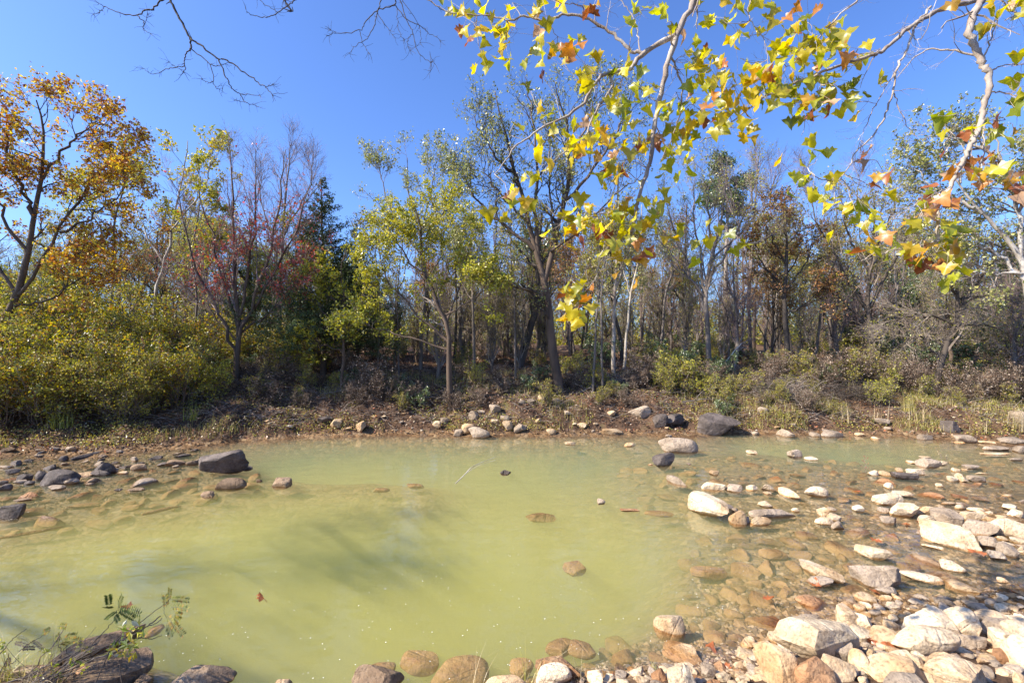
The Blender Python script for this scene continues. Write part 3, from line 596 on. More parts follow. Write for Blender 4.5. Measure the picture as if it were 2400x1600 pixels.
# --- the rest of the bed's loose stones: copies of a few shapes
rng = np.random.default_rng(77)
protos = []
for i in range(10):
    k = ['o', 't', 'b', 'g', 'o'][i % 5]; V, F = stone_shape(np.random.default_rng(900+i), ['b', 's', 'r'][i % 3], 3)
    mb = MB(); mb.add(V*np.array([.5, .36, .16+.05*(i % 3)]), tris=F); o = mb.build('bed_stone', SM[k], smooth=True, sharp=R(32)); protos.append(o)
occ = [(s[0].location.x, s[0].location.y, s[5]/2) for s in STONES]
def free(x, y, r):
    return all((x-a)**2+(y-b)**2 > (c*.75+r)**2 for a, b, c in occ)
def scatter(n, xr, yr, size, cond, label, group, cat, name, protos=protos, zemb=.4):
    k = 0; tries = 0; first = None
    while k < n and tries < n*60:
        tries += 1
        px, py = rng.uniform(*xr), rng.uniform(*yr)
        g0 = on_plane(px, py); hh = H(g0[0], g0[1])
        if hh > 0: g0 = ground_hit(px, py); hh = H(g0[0], g0[1])
        if not cond(px, py, hh): continue
        s = rng.uniform(*size)
        if not free(g0[0], g0[1], s*.4): continue
        p0 = protos[rng.integers(len(protos))]
        used = p0.get('_used')
        o = p0 if not used else p0.copy()
        if used: COL.objects.link(o)
        p0['_used'] = 1
        if o is not p0: o['_used'] = 1
        o.name = name
        o.location = (g0[0], g0[1], hh+s*.12*(1-zemb)); o.rotation_euler = (rng.uniform(-.2, .2), rng.uniform(-.2, .2), rng.uniform(0, 6.28)); o.scale = (s, s*rng.uniform(.7, 1.1), s*rng.uniform(.7, 1.1))
        tag(o, label, cat, group); occ.append((g0[0], g0[1], s*.45)); k += 1
    return k
a = scatter(165, (1380, 2400), (1060, 1590), (.12, .40), lambda x, y, h: -.3 < h < -.05, 'smaller brown stone lying under clear shallow water on the right half of the creek bed', 'stones under the shallow water at right', 'stone', 'bed_stone')
b = scatter(55, (0, 620), (1100, 1260), (.18, .45), lambda x, y, h: -.2 < h < -.05, 'flat brown stone under the shallow water in front of the left gravel bar', 'stones under the water at left', 'stone', 'bed_stone')
def dark_protos(keys, seed0):
    out = []
    for i in range(6):
        V, F = stone_shape(np.random.default_rng(seed0+i), ['b', 's', 'b'][i % 3], 3)
        mb = MB(); mb.add(V*np.array([.5, .38, .24]), tris=F); out.append(mb.build('stone', SM[keys[i % len(keys)]], smooth=True, sharp=R(32)))
    return out
c = scatter(34, (0, 520), (1048, 1112), (.12, .36), lambda x, y, h: -.08 < h < .12, 'small dark cobble of the low gravel bar along the left shore', 'cobbles of the left gravel bar', 'cobble', 'cobble', dark_protos(['d', 'b', 'g'], 1200), .3)
d = scatter(110, (1750, 2400), (1400, 1598), (.07, .22), lambda x, y, h: h > -.03, 'small pale cobble filling a gap between the boulders of the bottom right pile', 'cobbles in the bottom right pile', 'cobble', 'cobble', dark_protos(['w', 't', 'g'], 1300), .3)
e = scatter(45, (1300, 1800), (1555, 1598), (.06, .16), lambda x, y, h: h > -.05, 'small cobble on the gravelly strip along the bottom edge right of centre', 'cobbles along the bottom edge', 'cobble', 'cobble', dark_protos(['t', 'w', 'g', 'o'], 1400), .3)
f = scatter(34, (600, 2400), (965, 1030), (.08, .26), lambda x, y, h: .0 < h < .5, 'small tan stone half buried in the leafy foot of the far bank', 'stones half buried in the far bank', 'stone', 'stone', dark_protos(['t', 'g', 'w'], 1500), .45)
gq = scatter(40, (1800, 2400), (1150, 1290), (.07, .2), lambda x, y, h: h > -.07, 'small pale cobble on the stone bar at the right edge', 'cobbles of the right bar', 'cobble', 'cobble', dark_protos(['w', 't', 'g'], 1600), .2)
print('scatter', a, b, c, d, e, f, gq)

# gravel that nobody could count
def gravel(name, n, xr, yr, size, cond, mat, seed):
    rg = np.random.default_rng(seed); mb = MB()
    V0 = np.array([(1,0,0),(0,1,0),(-1,0,0),(0,-1,0),(0,0,1),(0,0,-1)], float); F0 = np.array([(0,1,4),(1,2,4),(2,3,4),(3,0,4),(1,0,5),(2,1,5),(3,2,5),(0,3,5)])
    px = rg.uniform(*xr, n); py = rg.uniform(*yr, n)
    Y = CAM_H*FPX/(py-800); x = (px-1200)/FPX*Y; z = height(x, Y)
    ok = cond(z); x, Y, z = x[ok], Y[ok], z[ok]; k = len(x)
    s = rg.uniform(*size, k); a = rg.uniform(0, 6.28, k)
    v = V0[None]*np.stack([s, s*rg.uniform(.5, 1, k), s*rg.uniform(.3, .6, k)], -1)[:, None, :]
    v = v*rg.uniform(.7, 1.3, (k, 6, 1))
    ca, sa = np.cos(a)[:, None], np.sin(a)[:, None]
    v = np.stack([v[..., 0]*ca-v[..., 1]*sa, v[..., 0]*sa+v[..., 1]*ca, v[..., 2]], -1)+np.stack([x, Y, z], -1)[:, None]
    f = (F0[None]+np.arange(k)[:, None, None]*6).reshape(-1, 3)
    mb.add(v.reshape(-1, 3), tris=f); return mb.build(name, mat)
m, n, l, out = nmat('gravel'); g = n.new('ShaderNodeNewGeometry')
r = ramp(n, [(0, (.14,.08,.045)), (.3, (.26,.17,.10)), (.55, (.38,.28,.18)), (.75, (.18,.13,.10)), (.9, (.10,.075,.06))], 'CONSTANT'); l.new(g.outputs['Random Per Island'], r.inputs[0])
p = n.new('ShaderNodeBsdfPrincipled'); p.inputs['Roughness'].default_value = .7; l.new(r.outputs[0], p.inputs['Base Color']); l.new(p.outputs[0], out.inputs[0])
gr = gravel('gravel', 9000, (1250, 2900), (1380, 1600), (.006, .03), lambda z: z > -.2, m, 3); tag(gr, 'fine brown gravel and pebbles between the near stones', 'gravel', kind='stuff')
mg = m
m, n, l, out = nmat('bed_gravel'); g = n.new('ShaderNodeNewGeometry')
r = ramp(n, [(0, (.12,.07,.035)), (.3, (.22,.14,.07)), (.55, (.30,.19,.10)), (.75, (.16,.11,.07)), (.9, (.36,.25,.15))], 'CONSTANT'); l.new(g.outputs['Random Per Island'], r.inputs[0])
d_ = n.new('ShaderNodeBsdfDiffuse'); l.new(r.outputs[0], d_.inputs[0]); l.new(d_.outputs[0], out.inputs[0])
gr = gravel('bed_pebbles', 7000, (1450, 2400), (1060, 1500), (.015, .06), lambda z: z > -.25, m, 4); tag(gr, 'brown pebbles covering the bed of the shallows at right', 'pebbles', kind='stuff')
gr = gravel('bar_gravel', 3500, (0, 620), (1045, 1180), (.02, .06), lambda z: (z > -.12)&(z < .2), m, 6); tag(gr, 'dark pebbly gravel of the low bar at left', 'gravel', kind='stuff')

# labels for the stones that have none: size, colour, shape and the nearest named neighbour
CN = {'w': 'cream', 't': 'tan', 'o': 'orange brown', 'g': 'grey', 'd': 'dark', 'b': 'brown'}
SN = {'b': 'blocky', 'r': 'rounded', 's': 'flat', 'p': 'peaked'}
def side(dx, dy):
    if abs(dx) > abs(dy)*1.2: return 'right of' if dx > 0 else 'left of'
    return 'in front of' if dy > 0 else 'behind'
buck = {}
for s in STONES:
    o = s[0]
    if 'label' in o: continue
    px, py = s[1]
    lm = min(LM, key=lambda q: (q[0]-px)**2+((q[1]-py)*2)**2)
    sd_ = side(px-lm[0], py-lm[1])
    buck.setdefault((CN[s[3]], SN[s[4]], sd_, lm[2]), []).append((math.hypot(px-lm[0], py-lm[1]), s[2], o))
ORD = ['nearest', 'second', 'third', 'fourth', 'fifth', 'sixth', 'seventh', 'eighth', 'ninth', 'tenth']
for (c_, f_, sd_, ph), lst in buck.items():
    lst.sort(key=lambda q: q[0])
    for i, (dd, wpx, o) in enumerate(lst):
        size = 'small' if wpx < 45 else 'middling'
        if len(lst) == 1: o['label'] = f'{c_} {f_} stone {sd_} {ph}'
        else: o['label'] = f'{ORD[i]} {c_} {f_} stone {sd_} {ph}'
for o in COL.objects:
    for k in ('_px', '_py', '_w', '_c', '_s', '_used'):
        if k in o: del o[k]
print('stones', len(STONES), time.time()-T00)
# ------------------------------------------------------------------ trees
UP = np.array([0, 0, 1.])
def spawn(rng, Pp, Rp, m, t0, L, ang, wig, trop, seg=4, ratio=.6, taper=.35, t1=.98, lenfall=.5, minr=.0015):
    """m children for every parent polyline (N,k,3)"""
    N, k, _ = Pp.shape
    t = rng.uniform(t0, t1, (N, m)); u = t*(k-1); i = np.minimum(u.astype(int), k-2); f = (u-i)[..., None]
    n_ = np.arange(N)[:, None]
    a, b = Pp[n_, i], Pp[n_, i+1]; pos = a*(1-f)+b*f; T = norm(b-a)
    r = (Rp[n_, i]*(1-f[..., 0])+Rp[n_, i+1]*f[..., 0])*ratio
    perp = norm(np.cross(T, rng.normal(size=T.shape)))
    an = rng.normal(ang, ang*.25, (N, m))[..., None]
    d = T*np.cos(an)+perp*np.sin(an)
    L = np.asarray(L, float).reshape(-1, 1) if np.ndim(L) else L
    ln = L*(1-lenfall*(t-t0)/(1-t0))*rng.uniform(.55, 1.25, (N, m))
    pos = pos.reshape(-1, 3); d = norm(d.reshape(-1, 3)); ln = ln.reshape(-1); r = np.maximum(r.reshape(-1), minr)
    out = np.empty((len(pos), seg+1, 3)); out[:, 0] = pos
    for s in range(seg):
        d = norm(d+rng.normal(0, wig, d.shape)+UP*trop)
        out[:, s+1] = out[:, s]+d*(ln/seg)[:, None]
    R_ = r[:, None]*np.linspace(1, taper, seg+1)[None]
    return out, R_
def leaf_quads(rng, pts, size, flat=.0, aspect=.62, var=.35):
    n = len(pts)
    nrm = norm(rng.normal(size=(n, 3))+UP*flat); t = norm(np.cross(nrm, rng.normal(size=(n, 3)))); b = np.cross(nrm, t)
    s = size*rng.uniform(1-var, 1+var, (n, 1))
    base = pts-t*s*.5; tip = pts+t*s*.5-nrm*s*.12
    l_ = pts-t*s*.05+b*s*aspect*.5+nrm*s*.1; r_ = pts-t*s*.05-b*s*aspect*.5+nrm*s*.1
    V = np.stack([base, l_, tip, r_], 1).reshape(-1, 3)
    return V, np.arange(n*4).reshape(n, 4)
def on_lines(rng, Pn, n, spread, t0=.25):
    N, k, _ = Pn.shape
    j = rng.integers(0, N, n); u = rng.uniform(t0, 1, n)*(k-1); i = np.minimum(u.astype(int), k-2); f = (u-i)[:, None]
    return Pn[j, i]*(1-f)+Pn[j, i+1]*f+rng.normal(0, spread, (n, 3))
def make_tree(name, label, cat, base, limbs, bark, twigm, leafm, seed, L1=1.6, m1=9, L2=.8, m2=6, L3=.4, m3=5, nleaf=4000, lsize=.06, spread=.04, trop=.08, wig=.18, ang=.75, t0=.25, group=None, minr=.004, flat=0., keep=None, rat=.55, leafpred=None, l1jit=.04):
    """limbs: list of (pts world, radii).  limb 0 is the trunk."""
    rng = np.random.default_rng(seed)
    base = np.array(base, float)
    root = empty(name, tuple(base), label, cat, group)
    tb, bb, fb = MB(), MB(), MB()
    lines, rads = [], []
    for q, (pts, rad) in enumerate(limbs):
        pts = np.array(pts, float)-base
        p_, r_ = resample(pts, rad, 14, rng, l1jit if q else l1jit*.5)
        v, f = tubes(p_[None], r_[None], 9 if r_[0] > .05 else 6); tb.add(v, quads=f)
        lines.append(p_); rads.append(r_)
    Pp, Rp = np.array(lines), np.array(rads)
    P1, R1 = spawn(rng, Pp, Rp, m1, t0, L1, ang, wig, trop, 6, rat, .35, minr=minr*1.6)
    v, f = tubes(P1, R1, 4); bb.add(v, quads=f)
    P2, R2 = spawn(rng, P1, R1, m2, .2, L2, .7, wig*1.2, trop, 4, .6, .4, minr=minr*1.1)
    v, f = tubes(P2, R2, 3); bb.add(v, quads=f)
    P3, R3 = spawn(rng, P2, R2, m3, .2, L3, .65, wig*1.3, trop*.6, 3, .65, .45, minr=minr*.8)
    v, f = tubes(P3, R3, 3); bb.add(v, quads=f)
    tb.build('trunk', bark, root, smooth=True)
    bb.build('crown', twigm, root)
    if nleaf and leafm:
        pts = on_lines(rng, P3, nleaf, spread)
        if leafpred is not None:
            w = pts+base; pts = pts[leafpred(w, rng)]
        v, f = leaf_quads(rng, pts, lsize, flat); fb.add(v, quads=f); fb.build('foliage', leafm, root)
    return root
BK = {
 'dark': bark_mat('dark_bark', (.03,.024,.02), (.085,.065,.05), (.13,.10,.08)),
 'brown': bark_mat('brown_bark', (.05,.033,.022), (.14,.095,.065), (.24,.175,.125)),
 'grey': bark_mat('grey_bark', (.075,.06,.05), (.20,.165,.14), (.34,.29,.25)),
 'white': bark_mat('white_bark', (.25,.20,.15), (.55,.50,.44), (.72,.69,.64), scale=5, zs=.6),
 'sycamore': bark_mat('sycamore_bark', (.20,.14,.10), (.42,.36,.30), (.70,.66,.60), scale=9, zs=.4, bump=.3),
 'twig': bark_mat('grey_twigs', (.14,.105,.08), (.29,.235,.185), (.42,.355,.30), bump=0),
 'twigp': bark_mat('purplish_twigs', (.15,.10,.09), (.28,.20,.18), (.37,.29,.27), bump=0),
 'twigd': bark_mat('dark_twigs', (.04,.03,.025), (.09,.07,.055), (.14,.11,.09), bump=0),
}
LF = {
 'orange': leaf_mat('golden_orange_leaves', [((.76,.52,.07),5),((.62,.30,.06),3),((.38,.14,.05),3),((.74,.62,.10),2),((.22,.09,.05),1.5)], .45, gloss=.04),
 'yellow': leaf_mat('yellow_leaves', [((0.650,0.537,0.050),4),((0.500,0.450,0.062),3),((0.312,0.350,0.062),3),((0.625,0.375,0.037),1)], .5),
 'ygreen': leaf_mat('yellow_green_leaves', [((.50,.48,.06),4),((.62,.54,.07),4),((.30,.34,.05),3),((.70,.66,.30),.5)], .48, gloss=.04, rough=.35),
 'pale': leaf_mat('pale_grey_green_leaves', [((.40,.42,.13),4),((.54,.50,.16),3),((.20,.23,.06),3),((.66,.63,.34),1)], .45, gloss=.05, rough=.35),
 'red': leaf_mat('red_leaves', [((.60,.11,.08),4),((.52,.14,.10),3),((.62,.25,.11),2),((.33,.10,.08),2)], .5),
 'russet': leaf_mat('russet_leaves', [((.40,.19,.07),4),((.30,.15,.07),3),((.46,.29,.10),3),((.26,.25,.08),1.5)], .45, gloss=.03),
 'olive': leaf_mat('olive_leaves', [((.33,.33,.05),4),((.48,.42,.06),3),((.17,.19,.04),2),((.56,.44,.08),2),((.28,.17,.06),1.5)], .45, gloss=.04),
 'bush': leaf_mat('autumn_bush_leaves', [((.34,.33,.035),4),((.52,.43,.03),3),((.15,.17,.035),3),((.52,.28,.03),1.3),((.19,.10,.04),2),((.66,.56,.05),1)], .45, gloss=.06),
 'green': leaf_mat('green_leaves', [((0.100,0.163,0.037),4),((0.175,0.250,0.050),3),((0.062,0.100,0.031),2),((0.275,0.312,0.062),1)], .4, gloss=.12),
 'cedar': leaf_mat('cedar_needles', [((.06,.09,.035),4),((.09,.125,.045),3),((.12,.15,.06),2)], .25, gloss=.03),
 'brush': leaf_mat('dry_brush', [((0.325,0.237,0.163),3),((0.475,0.388,0.300),2),((0.200,0.125,0.088),3)], .2, gloss=.03),
}
def gz(x, Y): return np.array([x, Y, H(x, Y)])
def px_tree(name, label, cat, Y, limbs_px, bark, twigm, leafm, seed, rad=.1, dj=.35, **kw):
    """limbs as pixel polylines on the photo at distance Y, pushed back and forth in depth"""
    rng = np.random.default_rng(seed+5)
    limbs = []
    for q, (pts, r0, r1) in enumerate(limbs_px):
        off = 0 if q == 0 else rng.uniform(-1, 1)*dj*2.2
        w = []
        for i, (x, y) in enumerate(pts):
            w.append(P(x, y, Y+off*i/max(len(pts)-1, 1)))
        w = np.array(w)
        if q == 0:
            w[0] = gz(w[0][0], w[0][1]); w[0][2] -= .12
        limbs.append((w, np.linspace(r0, r1, len(w))))
    return make_tree(name, label, cat, limbs[0][0][0], limbs, BK[bark], BK[twigm], LF.get(leafm), seed, **kw)

# left: the big golden sycamore
px_tree('sycamore_tree','tall golden and orange leafed tree leaning at the left edge of the photo','tree',12.5,
 [([(-40,930),(0,780),(40,690),(62,600),(80,500),(105,400),(100,300),(85,235)],.11,.015),
  ([(45,690),(130,560),(195,455),(255,380),(305,365)],.045,.008),([(40,700),(-40,560),(-110,420)],.05,.01),([(80,510),(30,390),(0,270)],.05,.01),
  ([(100,420),(170,330),(225,285)],.045,.01),([(140,545),(230,500),(310,430)],.035,.008),([(62,600),(0,480),(-60,330)],.05,.01),([(30,720),(130,690),(230,620)],.035,.008),
  ([(70,560),(160,600),(240,560)],.03,.008)],'brown','twigd','orange',11,L1=1.45,m1=11,L2=.75,m2=5,L3=.38,m3=5,nleaf=15000,lsize=.085,spread=.06,trop=.02,t0=.35)
# yellow trees behind the left bushes
px_tree('birch_tree','slender white trunked tree with thin yellow leaves behind the left bushes','tree',16,
 [([(345,800),(365,690),(392,600),(405,520),(430,400),(440,330)],.06,.012),([(385,620),(330,520),(300,400)],.03,.006),([(400,540),(480,440),(500,350)],.03,.006)],
 'white','twig','yellow',21,L1=1.4,m1=9,L2=.8,m2=5,L3=.45,m3=4,nleaf=2600,lsize=.10,t0=.3,trop=.1)
px_tree('birch_tree','pale trunked tree with sparse gold leaves left of the white trunked one','tree',17,
 [([(250,800),(262,650),(270,520),(300,420),(330,360)],.06,.01),([(265,600),(210,500),(200,430)],.03,.006),([(270,520),(240,440),(260,370)],.03,.006)],
 'grey','twig','yellow',22,L1=1.5,m1=9,L2=.8,m2=5,L3=.45,m3=4,nleaf=3800,lsize=.10,t0=.25,trop=.08)
px_tree('sapling','thin yellow leafed sapling right of the white trunked birch','tree',15.5,
 [([(455,830),(460,700),(450,600),(470,480),(465,400)],.04,.008),([(455,640),(500,560),(520,500)],.02,.005)],'grey','twig','ygreen',23,L1=1.1,m1=10,L2=.6,m2=5,L3=.35,m3=4,nleaf=3000,lsize=.09,t0=.2)
# the red leafed tree
px_tree('maple_tree','fan shaped bare tree with thin red leaves left of the dark cedar','tree',14.6,
 [([(553,900),(556,830),(560,760),(552,660),(548,540),(545,420),(535,330)],.10,.01),
  ([(556,850),(530,760),(470,650),(430,520),(400,420)],.06,.008),([(560,800),(600,690),(640,560),(660,430),(670,350)],.06,.008),([(560,780),(520,640),(480,500),(455,370)],.05,.008),
  ([(565,760),(640,640),(700,520),(730,430)],.05,.008),([(562,740),(590,600),(600,460),(600,350)],.05,.008),([(556,800),(480,720),(400,640)],.035,.007),([(565,780),(660,700),(735,600)],.035,.007)],
 'brown','twigp','red',31,L1=1.5,m1=11,L2=.8,m2=7,L3=.45,m3=6,nleaf=12000,lsize=.08,t0=.3,trop=.14,wig=.12,ang=.5,
 leafpred=lambda w, r: (r.uniform(size=len(w)) < np.exp(-((w[:,2]-4.7)/1.6)**2)*np.clip(1-np.abs(w[:,0]+7.9)/3.1, .05, 1)*1.2))
# cedars
def cedar(name, label, base, hgt, wid, seed, dens=1.0, nl=9000):
    rng = np.random.default_rng(seed); root = empty(name, tuple(base), label, 'tree')
    tb = MB(); z = np.linspace(-.1, hgt*.97, 10); p_ = np.stack([rng.normal(0, .04, 10), rng.normal(0, .04, 10), z], -1); p_[0, :2] = 0
    v, f = tubes(p_[None], np.linspace(.12, .012, 10)[None], 8); tb.add(v, quads=f)
    nb = int(150*dens); t = .08+.9*rng.uniform(0, 1, nb)**1.35; az = rng.uniform(0, 6.28, nb)
    ln = wid*1.15*(1-t)**1.1*rng.uniform(.6, 1.15, nb)+.05
    o = np.stack([np.zeros(nb), np.zeros(nb), t*hgt], -1); d = norm(np.stack([np.cos(az), np.sin(az), rng.uniform(.15, .5, nb)], -1))
    B = np.empty((nb, 5, 3)); B[:, 0] = o
    for s in range(4): d = norm(d+rng.normal(0, .1, d.shape)); B[:, s+1] = B[:, s]+d*(ln/4)[:, None]
    v, f = tubes(B, np.linspace(.016, .003, 5)[None]*np.ones((nb, 1)), 4); tb.add(v, quads=f); tb.build('trunk', BK['brown'], root, smooth=True)
    S_, _ = spawn(rng, B, np.full((nb, 5), .004), 10, .15, ln*.45+.03, .6, .12, .12, 2)
    ll_ = np.linalg.norm(S_[:, -1]-S_[:, 0], axis=1); kk_ = rng.choice(len(S_), nl, p=ll_/ll_.sum()); u_ = rng.uniform(0, 1, (nl, 1)); pts = S_[kk_, 0]*(1-u_)+S_[kk_, -1]*u_+rng.normal(0, .03, (nl, 3)); v, f = leaf_quads(rng, pts, .085, .2, .34); fb = MB(); fb.add(v, quads=f); fb.build('foliage', LF['cedar'], root)
    return root
def px_ground(x, Y): return gz((x-1200)/FPX*Y, Y)
def hgt_for(b, ytop): return CAM_H-(ytop-800)/FPX*b[1]-b[2]
b = px_ground(757, 16.2); cedar('cedar_tree','dark pointed cedar rising between the red leafed and yellow green trees', b, hgt_for(b, 405), 2.9, 41, 1.7, 36000)
b = px_ground(585, 19); cedar('cedar_tree','dark cedar half hidden behind the red leafed tree', b, hgt_for(b, 500), 1.9, 42, 1, 12000)
b = px_ground(835, 20); cedar('cedar_tree','shorter dark cedar right of the pointed one', b, hgt_for(b, 520), 2.0, 43, 1, 12000)
b = px_ground(2375, 18); cedar('cedar_tree','broad green cedar behind the white barked tree at the right edge', b, hgt_for(b, 560), 2.0, 44, 1.2, 12000)
b = px_ground(2000, 22); cedar('cedar_tree','low green cedar in the woods right of the russet tree', b, hgt_for(b, 640), 1.6, 45, 1, 8000)
# yellow green trees
px_tree('young_tree','small yellow green leafed tree standing before the pointed cedar','tree',14.6,
 [([(800,890),(806,800),(808,720),(800,640),(812,580)],.05,.01),([(806,800),(750,720),(720,650)],.03,.006),([(806,780),(850,690),(860,610)],.03,.006),([(805,830),(740,800),(700,790)],.025,.006),([(806,740),(760,650),(750,600)],.025,.006)],
 'brown','twigd','ygreen',51,L1=.9,m1=11,L2=.5,m2=6,L3=.28,m3=4,nleaf=5200,lsize=.085,trop=.03,t0=.15)
px_tree('leafy_tree','bushy yellow green tree with bright leaves and a vine wrapped trunk at mid bank','tree',14.0,
 [([(1058,930),(1052,860),(1050,780),(1020,700),(990,620),(985,540),(975,490)],.10,.012),
  ([(1050,800),(960,720),(900,640),(880,560)],.05,.008),([(1050,820),(960,790),(880,770),(820,740)],.04,.007),([(1045,760),(1080,660),(1100,560)],.04,.008),([(1000,660),(930,570),(920,510)],.035,.007),
  ([(1040,740),(1120,690),(1150,640)],.03,.006),([(985,560),(1040,500),(1070,470)],.03,.006)],
 'brown','twig','ygreen',52,L1=1.05,m1=11,L2=.55,m2=6,L3=.3,m3=5,nleaf=12500,lsize=.085,trop=.0,t0=.3,spread=.06)
px_tree('poplar_tree','tall thin crowned tree with pale glinting leaves left of the big forked tree','tree',17,
 [([(985,860),(990,760),(1000,660),(985,560),(960,460),(955,370)],.08,.01),([(1000,680),(1040,560),(1060,450),(1070,390)],.04,.008),([(990,600),(930,520),(895,430),(890,390)],.04,.008),([(985,560),(1010,450),(1020,370)],.035,.007),([(1000,700),(1080,620),(1110,540)],.035,.007)],
 'grey','twig','pale',53,L1=1.4,m1=11,L2=.8,m2=6,L3=.42,m3=5,nleaf=7500,lsize=.075,trop=.1,t0=.25,spread=.05)
# the main forked tree
px_tree('forked_tree','biggest tree of the far bank, thick brown trunk forking into a high airy crown','tree',15.2,
 [([(1312,905),(1300,840),(1287,760),(1277,680),(1262,610),(1240,520),(1212,410),(1180,300),(1160,215)],.175,.015),
  ([(1275,660),(1300,570),(1322,480),(1332,380),(1322,270),(1300,190)],.11,.012),([(1252,585),(1180,525),(1115,465),(1085,400)],.07,.01),([(1215,420),(1150,350),(1110,270)],.05,.008),
  ([(1325,470),(1400,390),(1450,300),(1480,230)],.06,.009),([(1332,400),(1380,280),(1400,200)],.05,.008),([(1262,600),(1255,480),(1260,360),(1240,250),(1230,180)],.07,.01),([(1235,520),(1160,440),(1120,360)],.045,.008),
  ([(1290,590),(1380,520),(1450,450),(1520,400)],.05,.008),([(1270,690),(1190,660),(1130,610),(1090,570)],.045,.007),([(1300,560),(1290,440),(1285,320)],.05,.008)],
 'brown','twigd','pale',61,L1=1.5,m1=11,L2=.85,m2=7,L3=.45,m3=5,nleaf=9500,lsize=.08,trop=.08,t0=.25,spread=.05)
px_tree('leaning_tree','dark trunk leaning behind the biggest tree of the far bank','tree',18,
 [([(1215,850),(1240,780),(1258,700),(1262,600),(1270,500)],.17,.05),([(1262,640),(1200,560),(1160,500)],.05,.01),([(1268,560),(1320,470),(1350,400)],.05,.01)],'dark','twigd','olive',62,L1=1.6,m1=8,L2=.8,m2=5,L3=.4,m3=4,nleaf=1800,lsize=.08,t0=.35)
# slim trunks
for i, (x0, x1, x2, yt, Y, r, bk, lf, lb) in enumerate([
 (1208,1206,1196,440,15.6,.045,'grey','olive','slim straight grey trunk left of the biggest tree'),
 (1112,1108,1104,500,16.0,.06,'grey','pale','grey slim trunk between the yellow green tree and the biggest tree'),
 (1145,1150,1160,520,19,.07,'dark','olive','dark slim trunk deep in shade left of the biggest tree'),
 (1065,1070,1066,560,18,.06,'dark','olive','dark slim trunk behind the vine wrapped trunk'),
 (935,930,940,560,16,.035,'grey','olive','thin grey trunk under the yellow green tree'),
 (885,890,880,560,16,.035,'grey','olive','thin pale trunk right of the small yellow green tree'),
 (1390,1402,1406,520,14.8,.045,'grey','olive','left one of the twin thin grey trunks right of the biggest tree'),
 (1412,1410,1420,560,14.6,.04,'grey','olive','right one of the twin thin grey trunks right of the biggest tree'),
 (1438,1440,1446,380,17,.085,'sycamore','pale','straight pale blotched trunk behind the yellow leaved bough'),
 (1462,1478,1500,480,18,.06,'white','pale','whitish slanting trunk right of the pale blotched one'),
 (1545,1560,1590,520,20,.07,'grey','russet','grey trunk in the woods left of the wide fanned bare tree'),
 (1608,1600,1606,480,21,.10,'dark','green','dark vine covered trunk left of the wide fanned bare tree'),
 (1790,1800,1796,560,19,.05,'grey','olive','pale thin trunk left of the russet tree'),
 (1806,1822,1830,590,19,.05,'white','olive','whitish thin trunk close left of the russet tree'),
 (1905,1930,1960,560,18,.06,'grey','olive','leaning grey trunk right of the russet tree'),
 (700,706,712,540,16,.03,'dark','olive','thin dark trunk between the red leafed and small yellow green trees'),
 (2090,2100,2096,520,19,.06,'grey','olive','grey trunk left of the arching twiggy tree'),
 (180,190,200,520,17,.06,'dark','yellow','dark trunk behind the left bushes near the golden tree'),
 (1500,1510,1498,560,23,.08,'grey','olive','faint grey trunk far back between the whitish trunk and the vine covered one')]):
    px_tree('slim_tree', lb, 'tree', Y, [([(x0, 860), ((x0+x1)/2, 780), (x1, 690), (x2, 600), (x2+4, yt)], r, r*.3), ([(x1, 690), (x1+30*(-1)**i, 600), (x1+50*(-1)**i, 520)], r*.5, .006)],
            bk, 'twig' if bk != 'dark' else 'twigd', lf, 70+i, L1=1.0, m1=9, L2=.6, m2=5, L3=.35, m3=4, nleaf=1300, lsize=.075, t0=.45, trop=.1, l1jit=.03)
# right half
px_tree('bare_tree','wide fanned bare tree with upswept grey branches right of the yellow leaved bough','tree',16.5,
 [([(1662,860),(1660,780),(1655,690),(1668,600),(1690,520),(1700,420),(1705,380)],.10,.01),([(1657,740),(1620,640),(1580,540),(1550,430)],.06,.008),([(1657,720),(1640,600),(1625,480),(1630,390)],.05,.008),
  ([(1662,650),(1720,560),(1760,460),(1790,370)],.05,.008),([(1668,610),(1740,540),(1800,470)],.045,.007),([(1657,700),(1590,620),(1530,540)],.045,.007),([(1670,600),(1660,480),(1665,380)],.045,.008),([(1700,590),(1790,560),(1850,530)],.03,.006)],
 'grey','twig','ygreen',91,L1=1.5,m1=11,L2=.85,m2=7,L3=.45,m3=5,nleaf=2600,lsize=.065,trop=.14,wig=.12,ang=.5,t0=.25)
px_tree('pine_tree','tall pine with a rounded green top and straight pale trunk far back at right','tree',27,
 [([(1702,800),(1700,700),(1702,600),(1704,480),(1700,390)],.16,.05),([(1702,470),(1660,430)],.05,.01),([(1702,460),(1745,420)],.05,.01),([(1702,440),(1690,385)],.05,.01),([(1702,500),(1735,480)],.04,.01),([(1702,495),(1668,480)],.04,.01)],
 'sycamore','twigd','green',92,L1=.9,m1=9,L2=.6,m2=5,L3=.35,m3=5,nleaf=9000,lsize=.13,t0=.35,trop=.05,spread=.12,
 leafpred=lambda w, r: w[:,2] > 9.0)
px_tree('oak_tree','russet brown leafed oak with a dark trunk in the right half of the far bank','tree',17,
 [([(1845,850),(1842,760),(1838,690),(1845,600),(1840,520),(1845,490)],.11,.015),([(1840,700),(1790,620),(1760,560)],.05,.008),([(1842,680),(1890,610),(1910,550)],.05,.008),([(1842,620),(1800,540),(1810,500)],.04,.008),([(1840,740),(1900,700),(1930,650)],.04,.008)],
 'dark','twigd','russet',93,L1=1.2,m1=10,L2=.65,m2=6,L3=.35,m3=5,nleaf=6500,lsize=.08,t0=.3)
